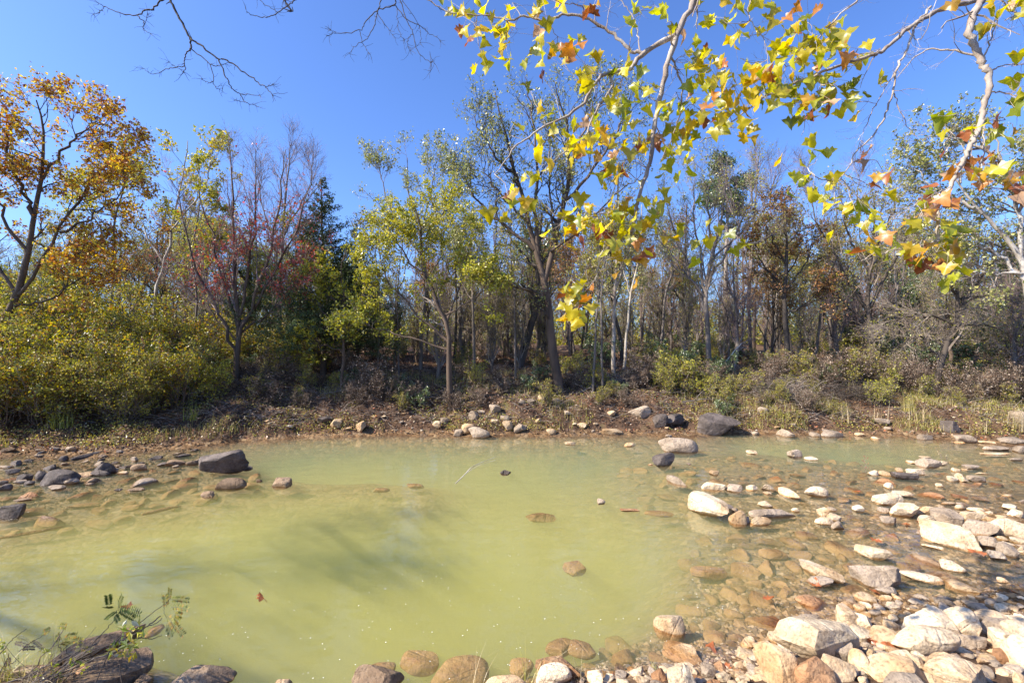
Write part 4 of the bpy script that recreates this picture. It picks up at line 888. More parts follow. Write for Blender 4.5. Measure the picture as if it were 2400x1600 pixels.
px_tree('oak_tree','dark trunked tree with a wide tangle of olive tinged branches right of the russet oak','tree',16.5,
 [([(2045,880),(2042,800),(2035,720),(2040,620),(2050,520),(2045,450)],.10,.012),([(2038,740),(1980,640),(1940,560),(1900,500)],.06,.008),([(2038,720),(2090,620),(2130,540),(2160,480)],.06,.008),([(2040,640),(1990,550),(1970,460)],.05,.008),
  ([(2042,600),(2090,500),(2100,430)],.045,.008),([(2036,760),(1970,700),(1900,660)],.04,.007)],
 'dark','twig','olive',94,L1=1.5,m1=11,L2=.85,m2=7,L3=.45,m3=5,nleaf=4200,lsize=.07,trop=.08,t0=.25)
px_tree('arching_tree','crooked dark tree leaning right with arching grey dead branches near the right edge','tree',15,
 [([(2190,900),(2205,850),(2230,790),(2245,730),(2240,660),(2225,600)],.10,.03),([(2205,860),(2190,820),(2160,790),(2120,800),(2090,830)],.06,.01),([(2235,760),(2160,740),(2100,750),(2060,790)],.045,.007),([(2245,720),(2300,650),(2340,600)],.045,.007),
  ([(2242,690),(2190,620),(2150,580)],.045,.007),([(2235,780),(2300,760),(2380,790)],.035,.006),([(2245,700),(2330,690),(2400,720)],.035,.006)],
 'dark','twig','olive',95,L1=1.3,m1=13,L2=.8,m2=8,L3=.42,m3=5,nleaf=1500,lsize=.06,trop=.0,wig=.22,t0=.15)
px_tree('white_barked_tree','white barked tree leaning in from the right edge with pale green leaves','tree',13.5,
 [([(2450,930),(2440,800),(2410,680),(2390,600),(2340,540),(2290,490),(2240,420)],.13,.02),([(2405,660),(2330,590),(2270,560),(2190,520)],.06,.01),([(2390,600),(2380,480),(2350,380),(2330,300)],.07,.01),([(2300,500),(2200,440),(2130,380)],.05,.008),
  ([(2350,380),(2260,330),(2170,320)],.045,.008),([(2385,500),(2440,400),(2460,300)],.05,.008),([(2250,430),(2220,350),(2230,290)],.04,.008),([(2400,640),(2300,640),(2230,620)],.04,.008)],
 'white','twig','pale',96,L1=1.15,m1=11,L2=.65,m2=6,L3=.36,m3=5,nleaf=9000,lsize=.085,trop=.03,t0=.25)
px_tree('bare_tree','lone wispy bare tree behind, rising left of the dark oak branches','tree',21,
 [([(1950,840),(1945,700),(1955,560),(1965,420)],.08,.01),([(1950,640),(1910,500),(1890,400)],.04,.008),([(1952,600),(2000,480),(2020,390)],.04,.008)],'grey','twigp',None,97,L1=1.7,m1=13,L2=.95,m2=7,L3=.5,m3=6,nleaf=0,trop=.15,wig=.1,ang=.45)
px_tree('bare_tree','wispy purplish bare tree top behind the yellow leaved bough at right','tree',22,
 [([(1760,840),(1755,700),(1765,560),(1775,400),(1780,345)],.09,.01),([(1757,640),(1720,500),(1705,400)],.04,.008),([(1760,560),(1810,450),(1830,370)],.04,.008)],'grey','twigp',None,98,L1=1.8,m1=13,L2=1.0,m2=7,L3=.5,m3=6,nleaf=0,trop=.15,wig=.1,ang=.45)
px_tree('bare_tree','bare purplish tree behind the red leafed one, its top left of the cedar','tree',19,
 [([(660,840),(655,700),(662,560),(675,400),(680,340)],.08,.01),([(657,640),(620,500),(600,380)],.04,.008),([(660,560),(720,450),(735,380)],.04,.008)],'grey','twigp',None,99,L1=1.6,m1=13,L2=.9,m2=7,L3=.5,m3=6,nleaf=0,trop=.15,wig=.1,ang=.45)
print('front trees', time.time()-T00)

# woods behind: a few kinds, each copy with its own trunk, branches, foliage
def gen_tree(name, hgt, bark, twig, leaf, seed, nleaf, lsize=.09, spreadx=.25, t0=.35, trop=.1, L1=1.8, **kw):
    rng = np.random.default_rng(seed); w = []
    base = np.array([0, 500.0+seed, 0])
    pts = base+np.stack([rng.normal(0, .12, 6).cumsum(), rng.normal(0, .12, 6).cumsum(), np.linspace(-.3, hgt, 6)], -1); pts[0, :2] = base[:2]
    limbs = [(pts, np.linspace(.13, .02, 6))]
    for k in range(4):
        t = rng.uniform(.3, .7); p0 = pts[int(t*5)]; a = rng.uniform(0, 6.28)
        e = p0+np.array([math.cos(a)*hgt*spreadx, math.sin(a)*hgt*spreadx, hgt*(1-t)*.8]); limbs.append(([p0, (p0+e)/2+np.array([0, 0, -.2]), e], [.06, .035, .012]))
    return make_tree(name, None, 'tree', base, limbs, BK[bark], BK[twig], LF.get(leaf), seed, L1=L1, m1=10, L2=.95, m2=6, L3=.5, m3=4, nleaf=nleaf, lsize=lsize, t0=t0, trop=trop, minr=.006, **kw)
KINDS_ = [
 ('woodland_tree','nearly bare grey tree standing in the woods behind the far bank', gen_tree('woodland_tree', 9, 'brown', 'twig', 'ygreen', 301, 700, .07)),
 ('woodland_tree','sparse olive leafed tree standing in the woods behind the far bank', gen_tree('woodland_tree', 8, 'dark', 'twigd', 'olive', 302, 5200, .09)),
 ('woodland_tree','yellowish leafed tree standing in the woods behind the far bank', gen_tree('woodland_tree', 7.5, 'dark', 'twig', 'ygreen', 303, 4200, .085)),
 ('woodland_tree','purplish twiggy bare tree standing in the woods behind the far bank', gen_tree('woodland_tree', 9.5, 'brown', 'twigp', None, 304, 0)),
 ('woodland_tree','brown leafed tree standing in the woods behind the far bank', gen_tree('woodland_tree', 7, 'dark', 'twigd', 'russet', 305, 4600, .09)),
 ('woodland_tree','dark green leafed tree standing in the woods behind the far bank', gen_tree('woodland_tree', 6.5, 'dark', 'twigd', 'green', 306, 5200, .11, t0=.15)),
]
rng = np.random.default_rng(31)
used = set()
n_w = 0
spots = []
for Yr, cnt in (((18.5, 23), 23), ((23, 30), 30), ((30, 42), 42)):
    for i in range(cnt):
        px = -250+(2900)*(i+rng.uniform(.1, .9))/cnt; Y = rng.uniform(*Yr)
        spots.append((px, Y))
for px, Y in spots:
    left = px < 620
    pr = [.22, .24, .17, .17, .12, .08]
    if 780 < px < 900: pr = [.1, .2, .1, .1, .1, .4]
    k = rng.choice(6, p=pr)
    nm, lb, proto = KINDS_[k]
    x = (px-1200)/FPX*Y; z = H(x, Y)
    top = 505+rng.uniform(-40, 100)+(60 if 820 < px < 900 else 0)
    want = CAM_H+(800-top)/FPX*Y-z; h0 = [9, 8, 7.5, 9.5, 7, 6.5][k]*1.06
    sc = min(max(want/h0, .45), 1.7)
    if k not in used:
        o = proto; used.add(k); o.location = (x, Y, z-.1); o.rotation_euler = (0, 0, rng.uniform(0, 6.28)); o.scale = (sc*.9, sc*.9, sc); o['label'] = lb; o['group'] = lb.split(' standing')[0]+'s of the woods'
    else:
        o = copy_tree(proto, (x, Y, z-.1), rng.uniform(0, 6.28), (sc*.9, sc*.9, sc), lb, lb.split(' standing')[0]+'s of the woods')
    n_w += 1
print('woods', n_w, time.time()-T00)
# a far-off wood that reads as one mass
rng = np.random.default_rng(8); fb = MB()
n = 20000; x = rng.uniform(-110, 110, n); Y = rng.uniform(44, 62, n); hh = rng.uniform(0, 1, n)**1.3*(7+2*np.sin(x*.21)+1.5*np.sin(x*.5+1))
z = height(x, Y)
L_, _ = spawn(rng, np.stack([np.stack([x, Y, z+hh-.6], -1), np.stack([x+rng.normal(0, .2, n), Y, z+hh+.2], -1)], 1), np.full((n, 2), .02), 3, .0, 1.3, .5, .15, .15, 3, 1, .5)
v, f = tubes(L_, np.full(L_.shape[:2], .014), 3); fb.add(v, quads=f)
dw = fb.build('distant_woods', BK['twigd']); tag(dw, 'grey brown mass of far off woods seen between the trunks', 'woods', kind='stuff')
fb = MB(); n = 130000; x = rng.uniform(-95, 95, n); Y = rng.uniform(40, 58, n); hh = rng.uniform(0, 1, n)**1.7*(5+1.5*np.sin(x*.17)+1.2*np.sin(x*.61)); z = height(x, Y)
v, f = leaf_quads(rng, np.stack([x, Y, z+hh], -1), .26, 0); fb.add(v, quads=f); dw = fb.build('distant_foliage', LF['olive']); tag(dw, 'olive and brown foliage of the far off woods low between the trunks', 'foliage', kind='stuff')

# ------------------------------------------------------------------ bushes
def gen_bush(name, hgt, wid, leaf, seed, nleaf, lsize=.07, m0=14):
    rng = np.random.default_rng(seed); base = np.array([0, 600.+seed, 0]); limbs = []
    for k in range(m0):
        a = rng.uniform(0, 6.28); rr = wid*rng.uniform(.2, 1); e = np.array([math.cos(a)*rr, math.sin(a)*rr, hgt*rng.uniform(.55, 1)])
        s0 = np.array([math.cos(a), math.sin(a), 0])*.12*wid
        limbs.append(([base+s0, base+s0+e*np.array([.4, .4, .6]), base+e], [.018, .012, .005]))
    return make_tree(name, None, 'bush', base, limbs, BK['brown'], BK['brown' if leaf == 'brush' else 'twig'], LF[leaf], seed, L1=hgt*.3, m1=8, L2=hgt*.17, m2=4, L3=hgt*.1, m3=3, nleaf=nleaf, lsize=lsize, t0=.1, trop=.05, minr=.002, spread=hgt*.025)
bushes = {
 'a': (gen_bush('bush', 2.4, 1.5, 'bush', 401, 4600, .08), 'tall autumn coloured bush in the thicket on the left half of the far bank'),
 'b': (gen_bush('bush', 2.6, 1.4, 'olive', 402, 4800, .07), 'tall olive bush in the thicket on the left half of the far bank'),
 'c': (gen_bush('bush', 2.2, 1.3, 'ygreen', 403, 3200, .075), 'tall yellow green bush in the thicket on the left half of the far bank'),
}
rng = np.random.default_rng(17); used = set()
lst = []
for px, Y, s in [(-60,11.9,1.1),(30,12.3,1.0),(110,11.8,.9),(190,12.4,.95),(270,12.2,.85),(345,12.6,.85),(420,12.9,.75),(480,13.6,.65),(60,13.6,1.25),(150,13.9,1.15),(240,14.1,1.0),(330,14.2,.9),(400,14.6,.85),(-20,14,1.4),
                 (-120,12.2,1.2),(10,11.5,.75),(150,11.9,.7),(300,12.1,.7),(80,15,1.4),(200,15.6,1.3),(310,15.6,1.2),(440,15.8,1.1),(520,15.8,.8),(620,16.4,.8),(690,16.2,.8)]:
    k = rng.choice(['a', 'b', 'c'], p=[.5, .33, .17]); o0, lb = bushes[k]; x = (px-1200)/FPX*Y; z = H(x, Y)-.05; rz = rng.uniform(0, 6.28)
    grp = lb.split(' in the')[0]+'es of the left thicket'
    if k not in used: used.add(k); o = o0; o.location = (x, Y, z); o.rotation_euler = (0, 0, rz); o.scale = (s,)*3; o['label'] = lb; o['group'] = grp
    else: copy_tree(o0, (x, Y, z), rz, s, lb, grp)
saps = [
 (gen_tree('understory_sapling', 4.2, 'grey', 'twig', 'olive', 421, 900, .07, t0=.12, L1=.9), 'thin olive flecked sapling among the trunks behind the far bank', 'olive flecked saplings behind the far bank'),
 (gen_tree('understory_sapling', 4.6, 'grey', 'twigp', None, 422, 0, t0=.12, L1=.9), 'thin bare sapling among the trunks behind the far bank', 'bare saplings behind the far bank'),
 (gen_tree('understory_sapling', 3.6, 'brown', 'twig', 'ygreen', 423, 900, .07, t0=.12, L1=.8), 'thin yellow green sapling among the trunks behind the far bank', 'yellow green saplings behind the far bank'),
]
used = set()
for i in range(70):
    Y = rng.uniform(16, 26); px = rng.uniform(430, 2450); k = rng.choice(3, p=[.4, .35, .25]); o0, lb, grp = saps[k]; x = (px-1200)/FPX*Y; z = H(x, Y)-.05; s = rng.uniform(.6, 1.15); rz = rng.uniform(0, 6.28)
    if k not in used: used.add(k); o = o0; o.location = (x, Y, z); o.rotation_euler = (0, 0, rz); o.scale = (s*.6, s*.6, s); o['label'] = lb; o['group'] = grp
    else: copy_tree(o0, (x, Y, z), rz, (s*.6, s*.6, s), lb, grp)
low = [
 (gen_bush('shrub', 1.0, .7, 'green', 411, 1500, .06, 9), 'low green shrub on the floor of the woods across the creek', 'low green shrubs of the far woods'),
 (gen_bush('shrub', 1.1, .7, 'olive', 412, 1300, .05, 9), 'low olive shrub on the floor of the woods across the creek', 'low olive shrubs of the far woods'),
 (gen_bush('shrub', 1.1, .7, 'ygreen', 413, 1100, .05, 9), 'low yellow green shrub on the floor of the woods across the creek', 'low yellow green shrubs of the far woods'),
 (gen_bush('shrub', 1.2, .8, 'brush', 414, 900, .05, 12), 'dry brown twiggy shrub on the floor of the woods across the creek', 'dry brown shrubs of the far woods'),
]
used = set()
sp = []
for i in range(150):
    t = i/150; Y = 15+rng.uniform(0, 1)**1.4*14; px = rng.uniform(450 if Y < 17 else -50, 2450)
    sp.append((px, Y, rng.uniform(.5, 1.25)))
for i in range(60): sp.append((rng.uniform(480, 2450), rng.uniform(13.5, 15.3), rng.uniform(.3, .75)))
for i in range(22): sp.append((rng.uniform(1450, 2450), rng.uniform(14.2, 15.6), rng.uniform(.6, 1.0)))
sp += [(560,15.2,.8),(640,14.9,.8),(720,14.6,.7),(870,14.4,1.),(900,14.0,.8),(1500,15.2,1.),(1560,15,.8),(1620,14.8,.9),(1950,15.2,1.1),(2010,15,.9),(2090,14.8,.9),(2140,14.6,.8),(2250,14.3,.9),(2330,14.2,1.),(2400,14,1.),(1340,15.4,.6),(1790,15.0,.7),(1880,15.6,1.1),
       (1240,14.9,.6),(1180,14.7,.5),(980,13.9,.6),(1060,13.8,.6),(940,13.7,.5)]
for px, Y, s in sp:
    k = rng.choice(4, p=[.25, .3, .15, .3] if Y > 15.6 else [.10, .30, .08, .52]); o0, lb, grp = low[k]; x = (px-1200)/FPX*Y; z = H(x, Y)-.04; rz = rng.uniform(0, 6.28)
    if k not in used: used.add(k); o = o0; o.location = (x, Y, z); o.rotation_euler = (0, 0, rz); o.scale = (s,)*3; o['label'] = lb; o['group'] = grp
    else: copy_tree(o0, (x, Y, z), rz, s, lb, grp)
print('bushes', time.time()-T00)
# ------------------------------------------------------------------ ground cover, litter, grass, brush, logs
rng = np.random.default_rng(55)
def bank_points(n, xr, yr, zr):
    x = rng.uniform(*xr, n); Y = rng.uniform(*yr, n); z = height(x, Y); ok = (z > zr[0]) & (z < zr[1]); return np.stack([x, Y, z], -1)[ok]
litterm = leaf_mat('leaf_litter', [((.20,.11,.06),4),((.31,.18,.10),3),((.10,.06,.04),4),((.44,.28,.16),1.5),((.32,.12,.055),1.5),((.55,.45,.33),.3)], .15, gloss=.05)
pts = bank_points(90000, (-18, 20), (9.5, 24), (.03, 2.2)); pts[:, 2] += rng.uniform(0, .05, len(pts))
v, f = leaf_quads(rng, pts, .065, 1.2, .7); mb = MB(); mb.add(v, quads=f); o = mb.build('leaf_litter', litterm); tag(o, 'brown fallen leaves carpeting the far bank', 'leaf litter', kind='stuff')
herbm = leaf_mat('low_herbs', [((.50,.44,.07),4),((.36,.36,.06),3),((.56,.42,.12),3),((.20,.22,.05),2),((.38,.24,.10),2)], .4, gloss=.06)
pts = bank_points(120000, (-18, 20), (9.5, 16), (.08, 1.35))
den = (wave_noise(pts[:, :2], rng, 1.3, 8)+wave_noise(pts[:, :2], rng, 4, 8)*.8 > -.12)
edge = rng.uniform(size=len(pts)) < np.clip(1.15-pts[:, 2]*.9, .25, 1)
pts = pts[den & edge]; pts[:, 2] += np.abs(rng.normal(0, .07, len(pts)))
v, f = leaf_quads(rng, pts, .045, .6, .6); mb = MB(); mb.add(v, quads=f); o = mb.build('bank_herbs', herbm); tag(o, 'low yellow green weeds along the sunlit foot of the far bank', 'weeds', kind='stuff')
def blades(pts, hgt, w, lean=.35, rngs=rng, seg=3):
    n = len(pts); h_ = hgt*rngs.uniform(.5, 1.3, n); a = rngs.uniform(0, 6.28, n); ln = rngs.uniform(0, lean, n)*h_*2
    d = np.stack([np.cos(a), np.sin(a), np.zeros(n)], -1); side_ = np.stack([-np.sin(a), np.cos(a), np.zeros(n)], -1)*w
    V = []
    for s in range(seg+1):
        t = s/seg; c = pts+d*(ln*t*t)[:, None]+UP*(h_*(t-.25*t*t*(ln/h_)))[:, None]; ww = side_*(1-t*.92)
        V += [c-ww, c+ww]
    V = np.stack(V, 1); k = 2*(seg+1)
    q = np.array([(2*s, 2*s+1, 2*s+3, 2*s+2) for s in range(seg)])
    return V.reshape(-1, 3), (q[None]+np.arange(n)[:, None, None]*k).reshape(-1, 4)
grassm = leaf_mat('dry_grass', [((.50,.42,.12),4),((.38,.37,.06),3),((.60,.48,.22),3),((.24,.25,.05),2)], .35, gloss=.05)
pts = bank_points(50000, (-18, 20), (9.5, 16.5), (.1, 1.5)); den = wave_noise(pts[:, :2], rng, 1.1, 8) > .05; pts = pts[den]
v, f = blades(pts, .22, .005); mb = MB(); mb.add(v, quads=f)
pts = bank_points(22000, (5, 19), (11.5, 15), (.1, .95)); den = wave_noise(pts[:, :2], rng, 1.9, 8) > .1; v, f = blades(pts[den], .24, .005, .9); mb.add(v, quads=f)
o = mb.build('bank_grass', grassm); tag(o, 'thin green and straw coloured grass on the far bank', 'grass', kind='stuff')
# fallen twigs among the litter
n = 14000; pts = bank_points(n, (-14, 18), (12, 18), (.25, 1.7)); n = len(pts); a = rng.uniform(0, 6.28, n); d = np.stack([np.cos(a), np.sin(a), rng.normal(.12, .25, n)], -1)*rng.uniform(.08, .6, (n, 1))
Lp = np.stack([pts, pts+d*.5+rng.normal(0, .02, (n, 3))+UP*.03, pts+d], 1); v, f = tubes(Lp, np.full((n, 3), .0045), 3); mb = MB(); mb.add(v, quads=f)
o = mb.build('fallen_twigs', BK['twig']); tag(o, 'grey fallen twigs scattered over the far bank', 'twigs', kind='stuff')

def brush_pile(label, px, py, Wd, Ht, n, seed, mat='brush', lean=(1, 0)):
    r = np.random.default_rng(seed); c = ground_hit(px, py); mb = MB()
    s = np.stack([r.normal(0, Wd*.28, n), r.normal(0, .25, n), np.zeros(n)], -1); s[:, 2] = np.abs(r.normal(0, Ht*.35, n))
    a = r.normal(0, .6, n)+np.where(r.uniform(size=n) < .5, 0, math.pi); L_ = r.uniform(.3, 1.1, n)*Wd*.5
    d = np.stack([np.cos(a)*.9, np.sin(a)*.6, r.normal(-.15, .25, n)], -1)*L_[:, None]
    A0 = s-d*.5; B0 = s+d*.5; Mid = s+UP*(Ht*.25*r.uniform(.3, 1, n))[:, None]+r.normal(0, .05, (n, 3))
    Lp = np.stack([A0, (A0+Mid)/2+r.normal(0, .03, (n, 3)), Mid, (B0+Mid)/2+r.normal(0, .03, (n, 3)), B0], 1)
    g_ = height(Lp[..., 0]+c[0], Lp[..., 1]+c[1])-c[2]; Lp[..., 2] = np.maximum(Lp[..., 2]+np.minimum(g_, 0)*.5, g_+.01)
    v, f = tubes(Lp, r.uniform(.002, .007, (n, 1))*np.linspace(1, .5, 5)[None], 3); mb.add(v, quads=f)
    o = mb.build('brush_pile', BK['twig' if mat == 'brush' else 'twigd']); o.location = tuple(c); tag(o, label, 'brush pile'); return o
brush_pile('arched heap of grey dead twigs on the bank right of the great dark boulder', 1830, 930, 2.0, .65, 420, 1)
brush_pile('dark matted heap of dead twigs on the bank below the oak tangle', 2010, 935, 2.2, .6, 420, 2, 'dark')
brush_pile('dark tangle of roots and dead twigs at the foot of the red leafed tree', 600, 890, 2.4, .6, 520, 3, 'dark')
brush_pile('loose grey twig heap on the bank slope near the right edge', 2290, 900, 2.2, .6, 300, 4)
brush_pile('low brown twig heap on the bank under the yellow green tree', 900, 915, 2.0, .35, 260, 5, 'dark')
def log(name, label, a, b, r0, r1, mat, stub=None, seed=0, bend=.08, cat='log'):
    r = np.random.default_rng(seed); a = np.array(a, float); b = np.array(b, float); mid = (a+b)/2+r.normal(0, bend, 3)
    root = empty(name, tuple(a), label, cat); p_, rr = resample([a-a, mid-a, b-a], [r0, (r0+r1)/2, r1], 10, r, .01)
    mb = MB(); v, f = tubes(p_[None], rr[None], 9); mb.add(v, quads=f); k = len(v)
    for e in (0, 1):
        ring = np.arange(9)+(0 if e == 0 else (len(p_)-1)*9); cpt = v[ring].mean(0); mb.add(np.vstack([v[ring], cpt]), tris=[(i, (i+1) % 9, 9) if e else ((i+1) % 9, i, 9) for i in range(9)])
    mb.build('stem', mat, root, smooth=True)
    if stub:
        for t, d, L_, rs in stub:
            q = p_[int(t*9)]; d = norm(np.array(d, float)); pp, r2 = resample([q, q+d*L_*.5+r.normal(0, .03, 3), q+d*L_], [rs, rs*.7, rs*.35], 6, r, .01); m2 = MB(); v, f = tubes(pp[None], r2[None], 6); m2.add(v, quads=f); m2.build('stub', mat, root, smooth=True)
    return root
g1 = ground_hit(1410, 908)+UP*.12; g2 = ground_hit(1545, 896)+UP*.16
log('fallen_log','charred black log lying on the bank right of the biggest tree', g1, g2, .13, .11, BK['dark'], [(.99, (0, -.2, 1), .32, .07), (.8, (.3, -.5, .3), .25, .04)], 3)
g1 = ground_hit(1880, 1000)+UP*.03
g1 = ground_hit(1690, 868); log('fallen_branch','pale bare stick slanting up from the weeds near the wide fanned bare tree', g1, g1+np.array([.75, 0, 1.0]), .025, .012, BK['white'], [(.7, (1, 0, .4), .4, .008)], 4, .04, 'stick')
for i_, (x_, y_, dx, dz, ln_, lb_) in enumerate([(640,905,-.9,.35,1.6,'grey dead branch leaning among the roots at the foot of the red leafed tree'),(960,930,.9,.15,1.3,'dead branch lying on the slope below the vine wrapped tree'),(1350,925,1,.1,1.2,'thin dead branch on the bank between the biggest tree and the charred log'),
  (2120,870,-.7,.5,1.5,'forked dead branch propped up under the arching tree'),(2230,930,.9,.2,1.6,'bleached dead branch lying across the right bank'),(1600,945,1,.12,1.1,'dead branch half hidden in weeds above the great dark boulder'),(760,925,.95,.2,1.2,'dead branch on the dark slope left of the yellow green tree')]):
    g1 = ground_hit(x_, y_)+UP*.05; g2 = g1+np.array([dx*ln_, .1, 0]); g2[2] = H(g2[0], g2[1])+dz*ln_*.5+.05
    log('fallen_branch', lb_, g1, g2, .022, .009, BK['grey'], [(.35, (dx*.6, -.2, .8), .5, .009), (.6, (dx*.8, .3, .3), .55, .008), (.8, (dx, -.3, .6), .35, .006)], 40+i_, .07, 'dead branch')
g1 = ground_hit(1080, 892)+UP*.04; log('fallen_log','short grey log on the ground left of the slim straight trunk', g1, g1+np.array([.9, .1, -.02]), .05, .04, BK['grey'], None, 5, .03)
# the bare stick reaching out of the water in mid creek
g1 = on_plane(1067, 1133, -.03); P1_ = P(1110, 1092, g1[1]+.3); P2_ = P(1163, 1070, g1[1]+.75)
root = empty('bare_stick', tuple(g1), 'curved bleached stick rising out of the water in mid creek', 'stick'); mb = MB()
p_, r_ = resample([g1-g1, (g1+P1_)/2-g1, P1_-g1, P2_-g1], [.009, .008, .007, .003], 16); v, f = tubes(p_[None], r_[None], 5); mb.add(v, quads=f)
q = p_[6]; p2, r2 = resample([q, q+np.array([.25, .12, .12]), q+np.array([.55, .3, .17])], [.005, .004, .002], 8); v, f = tubes(p2[None], r2[None], 4); mb.add(v, quads=f); mb.build('stem', BK['white'], root, smooth=True)

# grass tufts and weeds that stand alone
def tuft(name, label, c, n, hgt, w, mat, seed, lean=.5, cat='grass tuft'):
    r = np.random.default_rng(seed); p = np.zeros((n, 3)); p[:, :2] = r.normal(0, .05*hgt/.3, (n, 2)); v, f = blades(p, hgt, w, lean, r, 4); mb = MB(); mb.add(v, quads=f); o = mb.build(name, mat); o.location = tuple(c); tag(o, label, cat); return o
strawm = leaf_mat('straw', [((.55,.42,.22),3),((.66,.54,.32),2),((.40,.27,.13),2)], .3, gloss=.05)
freshm = leaf_mat('fresh_weed', [((.36,.38,.05),3),((.50,.48,.07),2),((.20,.26,.05),1)], .5)
for i, (x, y, h_, n, m_, lb) in enumerate([(145,1005,.62,60,freshm,'bright yellow green feathery weed on the left shore'),(1980,990,.6,26,strawm,'straw coloured grass tuft on the far bank right of the great dark boulder'),
  (2160,985,.75,30,strawm,'tall pale straw tuft on the far bank left of the dark layered boulder'),(2060,990,.55,26,strawm,'short straw tuft between the two taller ones on the right far bank'),
  (2385,1010,.8,60,strawm,'thick dry straw clump at the right edge of the far bank'),(2300,1015,.45,26,strawm,'small straw tuft near the right end of the far bank'),(1705,995,.4,18,strawm,'reddish stalks beside the great dark boulder'),
  (2000,925,.6,20,strawm,'leaning dry stalks on the slope above the straw tufts'),(450,985,.5,40,freshm,'yellowish weed clump on the left shore in front of the bushes'),(2130,965,.5,200,grassm,'wide mound of fine green grass on the right far bank')]):
    tuft('grass_tuft', lb, ground_hit(x, y), n, h_, .006 if n < 150 else .004, m_, 600+i, .5)
for i, (x, y, h_, n, lb) in enumerate([(1095,1592,.30,14,'dry curling grass stalks at the bottom edge centre'),(1235,1592,.22,30,'green and straw grass tuft between the pale and cream bottom edge stones'),(1260,1595,.26,24,'straw grass tuft left of the cream bottom edge stone'),(1360,1590,.24,18,'dry stalks right of the cream bottom edge stone'),(1535,1580,.10,40,'tiny green tuft among the bottom edge cobbles')]):
    c = on_plane(x, y, .0); c[2] = H(c[0], c[1])-.02; tuft('grass_tuft', lb, c, n, h_, .0022, grassm if i in (1, 4) else strawm, 640+i, .7)
# dry weed sprigs in the right shallows
def sprig(label, px, py, hgt, seed, mat, lm_=None, nl=30, ls=.02):
    r = np.random.default_rng(seed); c = on_plane(px, py); c[2] = min(H(c[0], c[1]), 0); root = empty('weed_sprig', tuple(c), label, 'weed')
    base = np.zeros(3); ln = np.stack([base+np.zeros(3), np.array([r.normal(0, .05), 0, hgt*.5]), np.array([r.normal(0, .12), 0, hgt])]); p_, r_ = resample(ln, [.005, .004, .002], 10, r, .006)
    mb = MB(); v, f = tubes(p_[None], r_[None], 4); mb.add(v, quads=f); B, Rb = spawn(r, p_[None], r_[None], 9, .3, hgt*.3, .8, .25, .1, 3, .8, .4); v, f = tubes(B, Rb, 3); mb.add(v, quads=f); mb.build('stem', mat, root)
    pt = on_lines(r, B, nl, .008); v, f = leaf_quads(r, pt, ls); m2 = MB(); m2.add(v, quads=f); m2.build('foliage', lm_ or strawm, root)
for i, (x, y, h_, lb, lm_) in enumerate([(2028,1105,.42,'thin reddish weed sprig in the right shallows beside small cream stones',LF['red']),(2203,1078,.40,'dry budded weed behind the mauve wedge stone',strawm),(2228,1100,.42,'yellowish broken weed leaning over stones in the far right shallows',strawm),(1855,1072,.28,'dry weed behind the small grey stone in the far shallows',strawm),(1945,1083,.16,'lone thin sprig with two tiny leaves in the far shallows',freshm)]):
    sprig(lb, x, y, h_, 700+i, BK['twig'], lm_)

# ------------------------------------------------------------------ lobed sycamore leaves
def lobed(rng, n, size, pts, nrm=None, droop=.25, curl=.3):
    """n five-lobed leaves as triangle fans; stem end at pts"""
    A = np.radians([-90, -62, -30, -10, 14, 30, 50, 68, 90, 112, 130, 150, 166, 190, 210, 242])
    Rr = np.array([.14, .62, .50, .88, .60, .58, .54, .74, 1.05, .74, .54, .58, .60, .88, .50, .62])
    A2, R2 = [], []
    for i in range(len(A)):
        a0, a1 = A[i], A[(i+1) % len(A)]+(2*math.pi if i == len(A)-1 else 0); A2 += [a0, (a0+a1)/2]; R2 += [Rr[i], (Rr[i]+Rr[(i+1) % len(A)])/2*.95]
    A2, R2 = np.array(A2), np.array(R2); k = len(A2)
    ring = lambda q: np.stack([np.cos(A2)*R2*1.12*q, np.sin(A2)*R2*q+.12], -1)
    base = np.vstack([[0, .12], ring(.5), ring(1)])*.5; base[:, 1] += .06
    nv = len(base)
    s = size*rng.uniform(.75, 1.2, n)
    N_ = norm(rng.normal(size=(n, 3))*np.array([1, 1, .6])+np.array([-.25, -.35, .45])) if nrm is None else nrm
    Tn = norm(np.cross(np.cross(N_, -UP+rng.normal(0, .55, (n, 3))), N_)); Bn = np.cross(N_, Tn)
    cu = rng.uniform(-curl, curl*1.8, n)[:, None]; fo = rng.uniform(-.1, .4, n)[:, None]; cx = rng.uniform(-.7, .7, n)[:, None]
    bx = base[None, :, 0]*s[:, None]; by = base[None, :, 1]*s[:, None]; rr2 = (bx**2+by**2)/s[:, None]
    ph = rng.uniform(0, 6.28, (n, 1)); th = np.arctan2(base[:, 1], base[:, 0])[None]
    zz = -cu*(by**2)/s[:, None]*1.8+fo*np.abs(bx)*.6+cx*bx*by/s[:, None]+rr2*.35*np.sin(3*th+ph)+rr2*.2*np.sin(5*th+ph*2)
    V = pts[:, None]+Bn[:, None]*bx[..., None]+Tn[:, None]*by[..., None]+N_[:, None]*zz[..., None]
    F = [(0, 1+i, 1+(i+1) % k) for i in range(k)]
    for i in range(k):
        a, b, c, d = 1+i, 1+(i+1) % k, 1+k+(i+1) % k, 1+k+i; F += [(a, d, c), (a, c, b)]
    F = np.array(F)
    return V.reshape(-1, 3), (F[None]+np.arange(n)[:, None, None]*nv).reshape(-1, 3)
